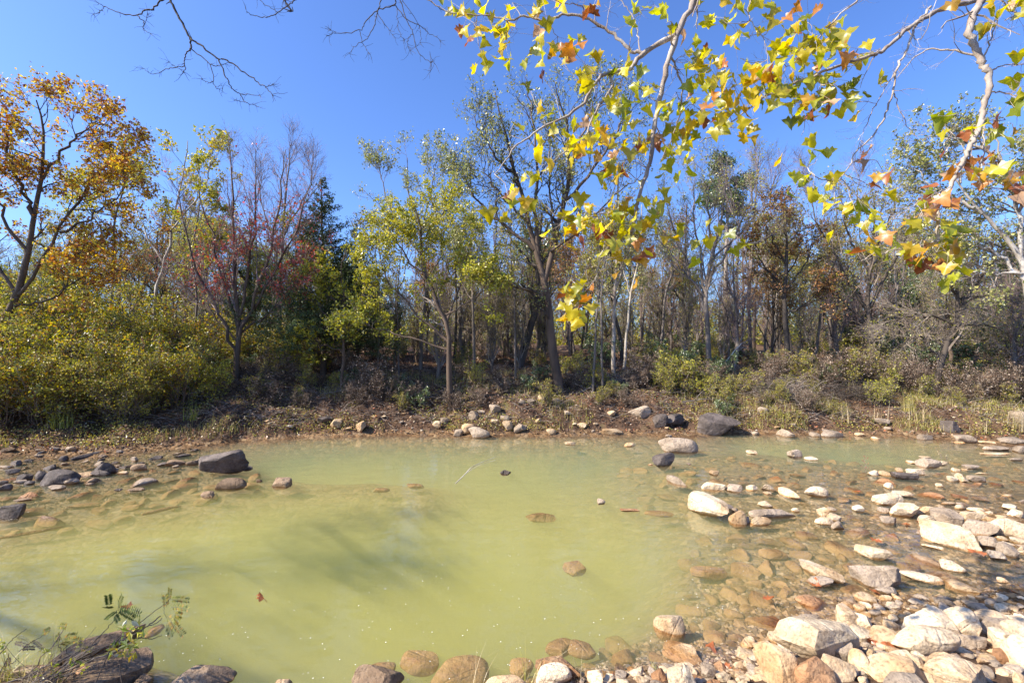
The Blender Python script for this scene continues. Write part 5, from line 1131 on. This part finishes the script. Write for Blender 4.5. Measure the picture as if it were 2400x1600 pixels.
SYC = {
 'y': leaf_mat('sycamore_leaf_yellow', [((.72,.58,.03),5),((.60,.52,.035),4),((.42,.41,.03),3),((.74,.50,.03),3)], .6, gloss=.05, tboost=1.15, noise=(14, (.50,.20,.03), .66)),
 'g': leaf_mat('sycamore_leaf_green', [((.46,.46,.03),4),((.28,.32,.025),3),((.60,.52,.03),3)], .6, gloss=.05, tboost=1.25, noise=(14, (.46,.30,.03), .64)),
 'o': leaf_mat('sycamore_leaf_orange', [((.62,.26,.06),3),((.60,.33,.03),3),((.42,.14,.05),3),((.66,.40,.22),2),((.28,.09,.04),2)], .45, gloss=.05, noise=(12, (.30,.08,.03), .6)),
}
def bough(name, label, branches, clusters, Y0, seed, bark='sycamore', sz=.128):
    """branches: list of (pixel polyline, r0, r1, depth0, depth1); clusters: (x, y, spread, n, kind, scale)"""
    rng = np.random.default_rng(seed); w0 = P(*branches[0][0][0], branches[0][3]); root = empty(name, tuple(w0), label, 'tree branch')
    lim, tw = MB(), MB(); allp = []; alld = []
    for pts, r0, r1, d0, d1 in branches:
        n_ = len(pts); dd = np.linspace(d0, d1, n_); w = np.array([P(x, y, d) for (x, y), d in zip(pts, dd)])-w0
        m_ = max(10, n_*5); p_, r_ = resample(w, np.linspace(r0, r1, n_), m_, rng, .004)
        r_ = r_*(1+.12*np.sin(np.arange(m_)*1.9+rng.uniform(0, 6)))
        v, f = tubes(p_[None], r_[None], 9 if r0 > .006 else 5); (lim if r0 > .006 else tw).add(v, quads=f)
        allp.append(p_); alld += [r0]*m_
        # bare side twigs
        B, Rb = spawn(rng, p_[None], r_[None], 7, .1, .28, .9, .3, -.02, 5, .35, .35, minr=.0012); v, f = tubes(B, Rb, 4); tw.add(v, quads=f)
        B2, Rb2 = spawn(rng, B, Rb, 3, .2, .12, .8, .3, 0, 3, .6, .4, minr=.0009); v, f = tubes(B2, Rb2, 3); tw.add(v, quads=f)
    A_all = np.vstack(allp)
    lv = {k: [] for k in SYC}
    scs = {k: [] for k in SYC}
    for cl in clusters:
        x, y, sp_, n_, kind = cl[:5]; sc = cl[5] if len(cl) > 5 else 1.0
        # depth of the nearest limb as seen from the camera
        pr = np.stack([(A_all[:, 0]+w0[0])/(A_all[:, 1]+w0[1])*FPX+1200, 800-(A_all[:, 2]+w0[2]-CAM_H)/(A_all[:, 1]+w0[1])*FPX], -1)
        j = np.argmin(((pr-np.array([x, y]))**2).sum(1)); Yd = A_all[j, 1]+w0[1]
        near = A_all[j]
        hub = P(x, y-6, Yd+rng.normal(0, .08))-w0
        # a twig from the limb to the cluster
        mid = (near+hub)/2+rng.normal(0, .03, 3)+UP*.02; p_, r_ = resample([near, mid, hub], [.0032, .0024, .0014], 8, rng, .004)
        if np.linalg.norm(near-hub) < 1.3:
            v, f = tubes(p_[None], r_[None], 4); tw.add(v, quads=f)
        for q in range(max(n_, int(round(n_*1.4)))):
            px, py = x+rng.normal(0, sp_*1.0+4), y+rng.normal(0, sp_*1.0+4); Yl = Yd+rng.normal(0, .14)
            pt = P(px, py-14, Yl)-w0; src = p_[rng.integers(4, 8)]
            pp, rr = resample([src, (src+pt)/2+UP*.012+rng.normal(0, .008, 3), pt], [.0013, .001, .0009], 5); v, f = tubes(pp[None], rr[None], 3); tw.add(v, quads=f)
            kk = kind if rng.uniform() > .2 else rng.choice(['y', 'g', 'o'], p=[.4, .35, .25])
            lv[kk].append(pt); scs[kk].append(sc)
    lim.build('limb', BK[bark], root, smooth=True); tw.build('twig_spray', BK['sycamore' if bark == 'sycamore' else bark], root)
    for k in SYC:
        if lv[k]:
            mb = MB(); pts = np.array(lv[k]); s_ = np.array(scs[k])*sz
            v, f = lobed(rng, len(pts), s_, pts); mb.add(v, tris=f); mb.build('foliage', SYC[k], root, smooth=True)['label'] = {'y': 'yellow leaves', 'g': 'yellow green leaves', 'o': 'orange and brown leaves'}[k]
    return root
k = 1/.98     # cluster coordinates were read at 0.98 of full size
def C(*a): return [(c[0]*k, c[1]*k, c[2]*k)+tuple(c[3:]) for c in a]
bough('overhanging_bough','leafy yellow sycamore bough hanging from the top of the photo right of centre',[
 ([(1790,-700),(1690,-300),(1640,-60),(1626,0),(1587,80),(1558,179),(1536,287),(1523,376),(1497,462),(1491,500),(1478,545)],.027,.009,3.3,3.2),
 ([(1587,80),(1510,124),(1478,160),(1427,169),(1392,198),(1354,255),(1265,303),(1207,348),(1159,408)],.019,.003,3.3,3.1),
 ([(1510,124),(1478,118),(1430,76),(1367,41),(1319,35),(1277,51),(1233,38),(1191,48),(1140,35),(1064,32),(1000,0)],.013,.003,3.3,3.5),
 ([(1427,169),(1434,204),(1399,255),(1370,319),(1344,351),(1306,367),(1281,408)],.009,.003,3.25,3.0),
 ([(1571,128),(1584,160),(1599,204),(1596,249),(1574,325),(1548,376)],.008,.003,3.3,3.5),
 ([(1478,545),(1427,561),(1410,590),(1401,626),(1395,656),(1383,668),(1365,698),(1353,727),(1325,765)],.004,.0015,3.2,3.1),
 ([(1484,549),(1517,552),(1564,553),(1606,573),(1665,587),(1710,578)],.004,.0015,3.2,3.4),
 ([(1484,519),(1427,489),(1368,513),(1308,510)],.004,.0015,3.2,3.0),
 ([(1367,41),(1362,15),(1310,5),(1270,-20)],.005,.002,3.4,3.2),([(1500,120),(1490,60),(1470,20),(1440,-20)],.005,.002,3.3,3.5)],
 C((1060,30,24,5,'y'),(1090,60,28,7,'y'),(1130,62,24,4,'y'),(1150,92,26,6,'y'),(1148,128,22,4,'y'),(1172,85,20,3,'y'),(1105,130,8,1,'y'),(1215,142,12,2,'g'),(1245,62,16,2,'o'),(1190,20,20,3,'y'),(1240,12,20,4,'y'),(1290,135,26,6,'y'),
   (1325,133,18,3,'o'),(1290,150,16,2,'o'),(1375,25,18,2,'o'),(1360,70,18,1,'o'),(1245,180,4,1,'g'),(1220,215,10,1,'g'),(1240,275,12,2,'y'),(1185,280,8,1,'y'),(1345,185,15,2,'y'),(1380,192,22,3,'y'),(1425,200,20,3,'y'),(1470,212,28,6,'g'),
   (1500,215,16,3,'g'),(1400,262,18,3,'g'),(1440,262,18,3,'g'),(1290,330,22,4,'y'),(1258,372,18,3,'y'),(1325,325,24,5,'y'),(1360,352,30,9,'y'),(1400,342,30,8,'y'),(1440,372,26,6,'y'),(1420,390,18,3,'o'),(1410,375,20,3,'y'),
   (1480,332,22,4,'o'),(1230,465,12,2,'y'),(1165,455,20,4,'y'),(1215,415,12,2,'y'),(1340,468,3,1,'y',1.45),(1290,510,18,3,'y'),(1330,522,28,7,'y'),(1370,527,22,5,'y'),(1400,495,22,5,'y'),(1420,470,22,5,'y'),(1500,462,18,4,'y'),
   (1545,350,32,9,'g'),(1560,372,22,5,'g'),(1602,450,6,1,'g'),(1612,482,6,1,'g'),(1570,332,18,3,'y'),(1520,505,18,4,'y'),(1475,512,22,5,'y'),(1440,545,24,6,'y'),(1385,555,16,3,'o'),(1412,560,18,3,'y'),(1480,592,6,2,'o',1.2),
   (1555,545,12,2,'y'),(1620,575,22,4,'g'),(1690,562,10,2,'g'),(1452,642,6,1,'o'),(1418,628,6,1,'o'),(1310,650,12,2,'y'),(1305,712,20,8,'y'),(1302,742,16,5,'y'),(1362,682,5,1,'y'),(1330,690,10,2,'o'),(1500,20,20,3,'g'),(1470,40,20,3,'g'),
   (1530,60,12,2,'g'),(1600,30,10,1,'o'),(1555,80,14,1,'o'),(1590,130,20,3,'y'),(1625,150,18,3,'y'),(1600,190,22,5,'g'),(1560,240,22,5,'g'),(1610,262,26,8,'y'),(1550,292,18,4,'y')),3.2,801)
bough('overhanging_bough','long sycamore bough with yellow leaves reaching left from the top right corner',[
 ([(2950,-500),(2620,-220),(2420,-60),(2289,0),(2218,18),(2164,45),(2124,71),(2079,112),(2044,129),(1986,147),(1923,172),(1847,201),(1798,223),(1745,263),(1700,295),(1640,335)],.021,.003,3.4,3.2),
 ([(2182,16),(2146,62),(2124,120),(2102,161),(2093,214),(2071,277),(2044,321),(2008,353),(1986,397),(1959,424),(1914,415),(1879,402)],.009,.002,3.4,3.0),
 ([(2030,-40),(2008,0),(1968,36),(1923,85),(1879,129),(1843,161),(1807,214)],.007,.0025,3.3,3.3),
 ([(2102,161),(2060,230),(2030,290),(2012,330)],.004,.0015,3.3,3.2),([(2093,214),(2110,260),(2140,315),(2180,310)],.004,.0015,3.3,3.1),([(1923,172),(1915,230),(1880,250)],.004,.002,3.3,3.2),
 ([(2124,71),(2160,90),(2200,-20)],.004,.002,3.4,3.2),([(1770,-30),(1755,20),(1765,60),(1790,95),(1800,150)],.005,.002,3.5,3.4)],
 C((1665,60,24,5,'g'),(1690,30,18,3,'y'),(1762,20,18,2,'y'),(1780,62,16,2,'y'),(1640,182,22,5,'y'),(1680,200,26,7,'y'),(1650,282,26,8,'y'),(1680,300,18,5,'y'),(1740,190,22,6,'y'),(1762,232,20,5,'g'),(1790,200,20,4,'g'),(1720,240,20,5,'y'),
   (1835,122,30,8,'y'),(1800,150,24,5,'y'),(1870,92,26,6,'g'),(1862,132,26,7,'y'),(1842,52,18,4,'o'),(1922,80,18,4,'y'),(1905,102,20,4,'g'),(1820,182,20,4,'g'),(1772,172,16,4,'o'),(1902,200,16,3,'g'),(1930,212,20,5,'g'),(1890,232,24,6,'g'),
   (1832,242,30,9,'g'),(1882,252,18,4,'o'),(1962,242,20,5,'g'),(2025,190,5,1,'g'),(2002,125,12,2,'y'),(1902,160,5,1,'g'),(1840,318,5,1,'g'),(1792,380,5,1,'g'),(1875,375,16,3,'g'),(1860,425,20,4,'g'),(1905,440,12,2,'y'),(1975,358,10,2,'o'),
   (2030,405,5,1,'g'),(2000,440,12,2,'o'),(1985,470,14,3,'g'),(1965,490,8,2,'g'),(1920,492,16,3,'y'),(2040,462,8,1,'y'),(2000,520,14,3,'g'),(1810,105,18,3,'y'),(1700,140,18,3,'y'),(1720,90,18,3,'y'),(1660,240,18,4,'y'),(1955,140,14,2,'y')),3.3,802)
bough('overhanging_bough','crooked bough with orange and green leaves hanging down at the right edge',[
 ([(2480,-700),(2360,-320),(2325,-60),(2303,0),(2280,40),(2271,80),(2289,116),(2303,152),(2318,179),(2314,223),(2303,268),(2289,313),(2267,357),(2249,393),(2227,438),(2200,482),(2196,527),(2196,567)],.024,.009,2.9,2.7),
 ([(2196,567),(2146,580),(2102,585),(2048,603),(2012,612)],.006,.002,2.7,2.7),([(2285,129),(2213,116),(2155,125),(2102,183)],.007,.002,2.9,3.1),([(2190,545),(2146,513),(2102,513)],.004,.002,2.7,2.6),
 ([(2318,170),(2348,155),(2420,150)],.006,.002,2.9,2.9),([(2318,215),(2360,220),(2420,240)],.006,.002,2.9,2.8),([(2308,250),(2305,360),(2300,430)],.005,.002,2.9,2.7),([(2303,152),(2320,100),(2335,40)],.006,.003,2.9,2.9),
 ([(2227,438),(2160,470),(2120,500)],.004,.002,2.7,2.6),([(2330,-40),(2360,20),(2400,40)],.006,.003,3,3),([(2249,393),(2300,400),(2380,400)],.005,.002,2.8,2.7)],
 C((2155,272,3,1,'g',1.45),(2162,318,6,1,'g'),(2240,305,20,4,'g'),(2285,330,10,2,'g'),(2288,272,6,1,'o',1.2),(2330,190,8,1,'o',1.2),(2322,232,12,2,'g'),(2345,150,8,1,'g'),(2182,22,8,1,'o'),(2300,20,20,4,'y'),(2338,40,16,4,'y'),(2292,72,8,1,'g'),
   (2250,80,8,1,'y'),(2222,392,20,5,'o'),(2252,380,16,4,'o'),(2290,392,20,5,'o'),(2302,412,12,2,'o',1.2),(2342,442,10,2,'o',1.3),(2142,480,18,6,'o'),(2170,470,18,3,'o'),(2118,505,10,2,'y'),(2180,540,16,3,'g'),(2200,552,12,2,'g'),(2152,590,18,4,'g'),
   (2120,610,16,4,'o',1.1),(2170,602,14,3,'o'),(2192,632,12,3,'g'),(2080,520,12,2,'g'),(2050,570,14,3,'g'),(1985,582,14,3,'g'),(2030,530,14,3,'g'),(2100,590,14,3,'g')),2.8,803,sz=.115)
# bare dark branches in the upper left: traced limb by limb
def BX(pts): return [(200+x/2.613, y/2.613) for x, y in pts]
def bare(label, lines, Y, seed, extra=None):
    rng = np.random.default_rng(seed); w0 = P(*BX(lines[0][0][:1])[0], Y); root = empty('bare_branch', tuple(w0), label, 'tree branch'); lim, tw = MB(), MB()
    for pts, r0, r1 in lines:
        px = BX(pts); dd = Y+rng.normal(0, .12, len(px)).cumsum()*.5; dd[0] = Y
        w = np.array([P(x, y, Y) for (x, y), d in zip(px, dd)])-w0; w[1:, 1] += 0
        p_, r_ = resample(w, np.linspace(r0, r1, len(w)), max(8, len(w)*5), rng, .004); v, f = tubes(p_[None], r_[None], 6); lim.add(v, quads=f)
        B, Rb = spawn(rng, p_[None], r_[None], 5, .2, .10, .9, .3, 0, 3, .45, .5, minr=.0016); v, f = tubes(B, Rb, 4); tw.add(v, quads=f)
        e = p_[-2:][None]; B, Rb = spawn(rng, e, np.full((1, 2), r1), 4, .2, .13, .8, .3, 0, 3, .8, .5, t1=1., minr=.0015); v, f = tubes(B, Rb, 4); tw.add(v, quads=f)
    lim.build('limb', BK['dark'], root, smooth=True); tw.build('twig_spray', BK['dark'], root)
bare('long dark forked bare branch hanging from the top edge at upper left',[([(300,-900),(420,-420),(500,-60),(520,0),(570,100),(640,230),(700,275),(815,360),(880,375),(1000,460),(1060,510),(1105,535),(1150,588)],.013,.003),([(1105,535),(1150,517)],.003,.002),
 ([(815,360),(860,470),(905,545),(950,575),(1010,580),(1075,585)],.006,.002),([(950,575),(980,628),(1040,645)],.004,.002),([(980,628),(925,615)],.002,.0015),([(640,230),(645,298),(612,335),(610,400),(605,445)],.007,.003),([(605,405),(500,425),(415,455),(350,418)],.004,.0015),([(605,440),(510,380)],.003,.0015),
 ([(645,298),(765,395),(815,403),(860,390)],.005,.002),([(765,395),(785,480),(770,505),(735,500),(710,480)],.0035,.0015),([(775,500),(805,545),(840,545)],.003,.0015)],4.2,811)
bare('short dark bare branch with curled tips at the upper left corner',[([(500,-40),(470,0),(410,55),(360,65),(320,98),(210,80),(125,42),(80,20)],.008,.002),([(125,42),(90,70),(50,88)],.003,.0015),([(320,98),(365,145),(355,180),(400,208)],.004,.002),([(365,145),(380,90)],.0025,.0015)],4.0,812)
bare('small bare twig curving in from the top edge left of centre',[([(1310,-50),(1285,0),(1230,45),(1150,95),(1085,105),(1010,90),(985,65)],.006,.002),([(1190,-60),(1220,0),(1262,72)],.008,.007),([(1050,-20),(1070,0),(1170,75)],.0035,.002)],4.3,813)
bare('spray of drooping dark twigs at the top edge left of the yellow leaves',[([(1910,-60),(1900,0),(1890,35),(1790,65),(1720,130),(1680,190),(1535,205),(1490,222)],.006,.002),([(1535,205),(1500,180)],.002,.0015),([(1680,190),(1700,270),(1740,330)],.003,.0015),
 ([(1830,-40),(1810,0),(1790,80),(1760,180),(1720,240),(1650,285),(1620,330)],.005,.0015),([(1900,35),(1960,110),(2050,160),(2100,200),(2170,245)],.004,.0015),([(1920,-40),(1930,0),(1970,130),(2005,200),(2040,320),(2110,385),(2115,435)],.005,.0015),([(2110,385),(2130,378)],.002,.0015),
 ([(2005,200),(1970,260),(1990,310)],.003,.0015),([(1790,80),(1840,160),(1885,215)],.003,.0015),([(1910,50),(1920,190),(1955,245)],.0025,.0015),([(1935,-40),(1940,0),(2020,120),(2050,180),(2055,270)],.003,.0015),([(2060,-30),(2100,0),(2180,55),(2250,85)],.0045,.002)],3.9,814)

# ------------------------------------------------------------------ fallen leaves on water and stones
def fallen(label, px, py, z=.006, s=.12, kind='o', seed=0, grp=None):
    rng = np.random.default_rng(900+seed); c = on_plane(px, py, z); g = H(c[0], c[1]); c[2] = max(z, g+.01) if g > -.02 else z
    nn = norm(np.array([[rng.normal(0, .25), rng.normal(0, .25), 1.]])); mb = MB(); v, f = lobed(rng, 1, s, np.zeros((1, 3)), nn, curl=.6); mb.add(v, tris=f); o = mb.build('fallen_leaf', SYC[kind]); o.location = tuple(c); o.rotation_euler = (0, 0, rng.uniform(0, 6.28)); tag(o, label, 'leaf', grp); return o
F_ = [(606,1397,'lone orange leaf floating on the open green water at left'),(1660,1508,'orange leaf floating in the clear shallows left of the bottom right pile'),(1797,1398,'small tan leaf on the sunken slab in mid shallows'),
 (1910,1372,'rust leaf floating below the long white block'),(2058,1388,'orange leaf by the flat stone below the rough lumpy boulder'),(2350,1358,'cluster leaf on the small stone near the right edge'),(2385,1400,'red leaf at the right edge above the pile'),
 (2050,1266,'red leaf floating above the smooth oblong stone'),(2290,1292,'yellow orange leaf below the great pale wedge slab'),(2130,1228,'red leaf floating by the cracked cream boulder'),(2150,1222,'orange leaf at the tip of the great pale wedge slab'),
 (1560,1580,'orange leaf among the bottom edge cobbles'),(1710,1572,'bright red leaf beside small bottom edge stones'),(2047,1595,'orange leaf at the bottom edge in the pile'),(306,1420,'yellow leaf floating on the blue reflection at lower left'),(2000,1150,'red leaf in the mid right shallows')]
for i, (x, y, lb) in enumerate(F_): fallen(lb, x, y, .006, .13 if y > 1300 else .17, 'o', i)
for i, (x, y) in enumerate([(2045,1500),(2060,1512),(2075,1520),(2055,1528),(2085,1532),(2100,1545),(2115,1552),(2040,1490),(2068,1500),(2095,1555)]):
    fallen('orange dead leaf in the gap before the white blocky stone', x, y, .09, .12, 'o', 40+i, 'dead leaves in the gap of the pile')
# foam specks
rng = np.random.default_rng(12); n = 420; px = rng.uniform(0, 1750, n); py = rng.uniform(1180, 1595, n); Y = CAM_H*FPX/(py-800); x = (px-1200)/FPX*Y; z = height(x, Y); ok = z < -.1
pts = np.stack([x, Y, np.full(n, .004)], -1)[ok]; v, f = leaf_quads(rng, pts, .009, 50, .9); mb = MB(); mb.add(v, quads=f)
m, nn, l, out = nmat('foam'); d = nn.new('ShaderNodeBsdfDiffuse'); d.inputs[0].default_value = (.8, .8, .75, 1); l.new(d.outputs[0], out.inputs[0]); o = mb.build('foam_specks', m); tag(o, 'tiny white foam specks drifting on the green water', 'foam', kind='stuff')

# ------------------------------------------------------------------ plants in the lower left corner
def pinnate(rng, root_pt, d, L_, npair, ll, N_):
    """one feather leaf: a rachis and paired leaflets"""
    d = norm(d); side_ = norm(np.cross(d, N_)); t = np.linspace(.12, 1, npair); c = root_pt+d[None]*(t*L_)[:, None]-UP*(t**2*L_*.18)[:, None]
    rach = np.stack([root_pt, root_pt+d*L_*.5-UP*L_*.05, root_pt+d*L_-UP*L_*.18])
    V, F = [], []
    for i in range(npair):
        for sgn in (-1, 1):
            dd = norm(side_*sgn+d*.35+rng.normal(0, .08, 3)); w = norm(d)*ll*.22; l_ = ll*rng.uniform(.8, 1.1)*(1-.3*abs(t[i]-.5))
            b = c[i]; V += [b, b+dd*l_*.5+w, b+dd*l_, b+dd*l_*.5-w]; n0 = len(V)-4; F.append((n0, n0+1, n0+2, n0+3))
    return rach, np.array(V), np.array(F)
def locust(name, label, stems, fronds, Y, seed, leafm, fl=.13, ll=.030, cat='plant'):
    rng = np.random.default_rng(seed); w0 = P(*stems[0][0][0], Y); root = empty(name, tuple(w0), label, cat); st, lf = MB(), MB()
    for pts, r0, r1 in stems:
        w = np.array([P(x, y, Y+.04*i) for i, (x, y) in enumerate(pts)])-w0
        if pts is stems[0][0]: gx, gy = w[0][0]+w0[0]-.12, w[0][1]+w0[1]-.15; w = np.vstack([[gx-w0[0], gy-w0[1], H(gx, gy)-w0[2]-.05], w])
        p_, r_ = resample(w, np.linspace(r0, r1, len(w)), len(w)*5, rng, .003); v, f = tubes(p_[None], r_[None], 5); st.add(v, quads=f)
    for x, y, x2, y2 in fronds:
        a = P(x, y, Y+.1)-w0; b = P(x2, y2, Y+.1+rng.normal(0, .05))-w0; rach, V, F = pinnate(rng, a, b-a, np.linalg.norm(b-a), 11, ll, norm(np.array([rng.normal(0, .3), -1, .6])))
        v, f = tubes(rach[None], np.array([[.0014, .0011, .0008]]), 3); st.add(v, quads=f); lf.add(V, quads=F)
    st.build('stem', BK['twigd'], root, smooth=True)
    if len(fronds): lf.build('foliage', leafm, root)
    return root
def Q(x, y): return (x/3.36, 1300+y/3.36)
frm = leaf_mat('feather_leaflets', [((.30,.26,.05),3),((.20,.22,.05),3),((.38,.22,.05),2),((.12,.15,.04),2)], .4, gloss=.02)
frg = leaf_mat('green_feather_leaflets', [((.12,.17,.04),3),((.18,.22,.05),3),((.08,.11,.03),2)], .4, gloss=.02)
Yp = 3.3
locust('locust_stem','long stem with yellowish feather leaves reaching right over the lower left boulders',[([Q(560,880),Q(760,760),Q(900,700),Q(1110,525),Q(1290,390),Q(1340,345)],.005,.0018),([Q(1340,345),Q(1290,420),Q(1320,520)],.0018,.001),([Q(1290,390),Q(1275,300)],.0015,.001)],
 [(*Q(1335,345),*Q(1340,235)),(*Q(1340,350),*Q(1480,335)),(*Q(1350,410),*Q(1475,400)),(*Q(1310,410),*Q(1300,300)),(*Q(1370,470),*Q(1430,465)),(*Q(1320,520),*Q(1345,620)),(*Q(1330,520),*Q(1445,595)),(*Q(1370,495),*Q(1410,515)),(*Q(1320,480),*Q(1380,560))],Yp,851,frm)
locust('locust_stem','upright stem topped by a spray of green feather leaves at lower left',[([Q(640,820),Q(730,700),Q(840,580),Q(905,500),Q(925,430)],.004,.0015)],
 [(*Q(930,420),*Q(965,280)),(*Q(930,415),*Q(1095,390)),(*Q(930,425),*Q(1100,435)),(*Q(930,435),*Q(1050,480)),(*Q(920,440),*Q(840,490)),(*Q(905,470),*Q(930,510)),(*Q(880,420),*Q(830,400)),(*Q(860,400),*Q(850,300))],Yp,852,frg)
locust('dead_frond_plant','dark withered plant with drooping brown fronds at the left edge of the lower corner',[([Q(0,780),Q(60,710),Q(130,640),Q(210,580)],.004,.002),([Q(150,760),Q(240,690),Q(330,640),Q(395,590)],.003,.0015),([Q(0,920),Q(40,850),Q(70,770)],.004,.002),([Q(60,870),Q(110,840),Q(150,810)],.003,.0015)],
 [(*Q(130,645),*Q(235,650)),(*Q(110,690),*Q(215,700)),(*Q(240,690),*Q(345,690)),(*Q(170,740),*Q(270,720)),(*Q(260,670),*Q(330,720)),(*Q(70,800),*Q(60,860))],Yp,853,leaf_mat('withered_leaflets', [((.08,.04,.03),3),((.13,.07,.04),2)], .1),ll=.02)
locust('locust_stem','pale green small feather leaves low over the long brown slab',[([Q(450,850),Q(480,760),Q(460,700),Q(470,620)],.003,.0015),([Q(480,760),Q(560,690),Q(640,650)],.002,.001)],
 [(*Q(560,680),*Q(655,650)),(*Q(580,740),*Q(720,710)),(*Q(460,690),*Q(450,610)),(*Q(480,690),*Q(540,690)),(*Q(460,560),*Q(520,545)),(*Q(400,590),*Q(340,600)),(*Q(400,790),*Q(390,840)),(*Q(500,660),*Q(600,610))],Yp,854,frm)
# straw stems crossing the boulders
rng = np.random.default_rng(99)
root = empty('dry_stalks', tuple(P(*Q(250, 1000), 3.2)), 'bundle of long dry straw stalks slanting across the lower left boulders', 'dry stalks'); mb = MB(); w0 = P(*Q(250, 1000), 3.2)
for i in range(26):
    a = Q(rng.uniform(100, 380), rng.uniform(1020, 1150)); b = Q(rng.uniform(640, 1100), rng.uniform(560, 800)); Ya = rng.uniform(3.1, 3.3)
    A0, B0 = P(*a, Ya), P(*b, Ya+.2); mid = (A0+B0)/2+UP*rng.uniform(0, .08); p_, r_ = resample([A0-w0, mid-w0, B0-w0], [.003, .0025, .0012], 9, rng, .004); v, f = tubes(p_[None], r_[None], 4); mb.add(v, quads=f)
mb.build('stalks', BK['grey'], root, smooth=True)
locust('dark_stalk','dark seed stalk slanting up above the lower left boulders',[([Q(900,700),Q(1060,620),Q(1180,545),Q(1265,480)],.004,.004),([Q(1160,560),Q(1230,535),Q(1275,495)],.003,.003),([Q(1050,655),Q(1130,655),Q(1210,655),Q(1275,628)],.003,.002)],[],3.2,855,frm)
for i_, (qa, qb, r_, lb_) in enumerate([((300,1000),(1120,640),.008,'long grey driftwood stick slanting across the lower left boulders'),((60,1000),(760,700),.007,'brown driftwood stick crossing the long brown slab'),((420,1010),(1000,820),.006,'short driftwood stick lying on the big brown boulder at lower left'),((180,1005),(520,560),.005,'thin dark stick rising at the lower left corner')]):
    a_, b_ = P(*Q(*qa), 3.2), P(*Q(*qb), 3.42); e_ = norm(a_-b_); log('driftwood_stick', lb_, a_+e_*.25, b_, r_, r_*.5, BK['grey' if i_ < 2 else 'brown'], [(.55, (.6, .2, .5), .16, r_*.4), (.8, (.5, -.1, .8), .12, r_*.35)], 90+i_, .015, 'stick')
# broad-leaved sprig in front of the boulder
root = empty('leafy_sprig', tuple(P(*Q(960, 1000), 3.15)), 'bright green and yellow leafy sprig in front of the big brown boulder', 'plant'); w0 = P(*Q(960, 1000), 3.15); mb, m2 = MB(), MB()
p_, r_ = resample([w0-w0, P(*Q(955,850), 3.2)-w0, P(*Q(965,740), 3.25)-w0, P(*Q(1000,640), 3.28)-w0, P(*Q(1080,570), 3.3)-w0], [.004, .0035, .003, .002, .001], 20, rng, .003); v, f = tubes(p_[None], r_[None], 5); mb.add(v, quads=f); mb.build('stem', BK['brown'], root)
pc = []
for cx, cy, n_, sp_ in [(960,570,6,18),(1030,600,9,30),(1080,570,7,25),(1110,620,6,20),(940,700,9,30),(960,760,9,30),(1010,740,9,28),(1030,780,7,25),(880,770,6,18),(1075,690,6,20),(980,690,8,30)]:
    for _ in range(n_): pc.append(P(*Q(cx+rng.normal(0, sp_), cy+rng.normal(0, sp_)), 3.25+rng.normal(0, .05))-w0)
v, f = leaf_quads(rng, np.array(pc), .052, .3, .42); m2.add(v, quads=f); m2.build('foliage', leaf_mat('sprig_leaves', [((.38,.44,.06),3),((.50,.46,.05),2),((.20,.28,.05),2),((.62,.45,.06),1),((.5,.52,.38),.7)], .5, gloss=.1), root)
root = empty('yellow_weed', tuple(P(*Q(430, 1010), 3.15)), 'small yellow flecked weed at the bottom edge among the straw stalks', 'plant'); w0 = P(*Q(430, 1010), 3.15); mb, m2 = MB(), MB(); pc = []
for cx, cy, n_, sp_ in [(430,900,12,22),(560,840,8,22),(640,870,12,26),(460,985,14,26),(350,740,10,22),(30,700,16,26),(290,940,10,40)]:
    hub = P(*Q(cx, cy), 3.2)-w0; p_, r_ = resample([w0-w0, hub*.5+rng.normal(0, .02, 3), hub], [.002, .0015, .001], 8); v, f = tubes(p_[None], r_[None], 4); mb.add(v, quads=f)
    for _ in range(n_): pc.append(P(*Q(cx+rng.normal(0, sp_), cy+rng.normal(0, sp_)), 3.2+rng.normal(0, .04))-w0)
mb.build('stem', BK['brown'], root); v, f = leaf_quads(rng, np.array(pc), .026, .3, .6); m2.add(v, quads=f); m2.build('foliage', freshm, root)
tuft('grass_tuft', 'tangle of dry brown grass at the bottom left corner', (on_plane(180,1597)[0], 3.25, H(-3.1, 3.25)-.03), 90, .34, .003, strawm, 660, .9)
tuft('grass_tuft', 'thin green grass blades rising at the left edge of the lower corner', (on_plane(40,1597)[0]*.97, 3.3, H(-3.5, 3.3)-.03), 60, .30, .003, grassm, 661, .9)
# the near-bank tree out of frame at left: carries the bare branches' neighbours and shades the lower left corner
rng = np.random.default_rng(6)
b = np.array([-8.3, 3.7, H(-8.3, 3.3)])
limbs = [([b-UP*.1, b+np.array([.1, .1, 1.6]), b+np.array([.2, .2, 3.2]), b+np.array([.3, .3, 5.2])], [.13, .10, .06, .02]),
 ([b+np.array([.2, .2, 2.6]), b+np.array([1.1, .4, 3.7]), b+np.array([1.8, .3, 4.6])], [.06, .04, .02]), ([b+np.array([.2, .1, 2.2]), b+np.array([.5, -.8, 3.2]), b+np.array([1.0, -1.5, 3.8])], [.06, .04, .02]),
 ([b+np.array([.2, .2, 3.0]), b+np.array([.4, 1.0, 4.0]), b+np.array([.6, 1.5, 5.0])], [.05, .04, .02])]
make_tree('near_bank_tree','near bank tree with yellow leaves, shading the lower left water', 'tree', b, limbs, BK['grey'], BK['dark'], LF['yellow'], 871, L1=1.2, m1=9, L2=.7, m2=5, L3=.4, m3=4, nleaf=1000, lsize=.12, t0=.35, spread=.06)
print('near', time.time()-T00, 'objects', len(bpy.data.objects))
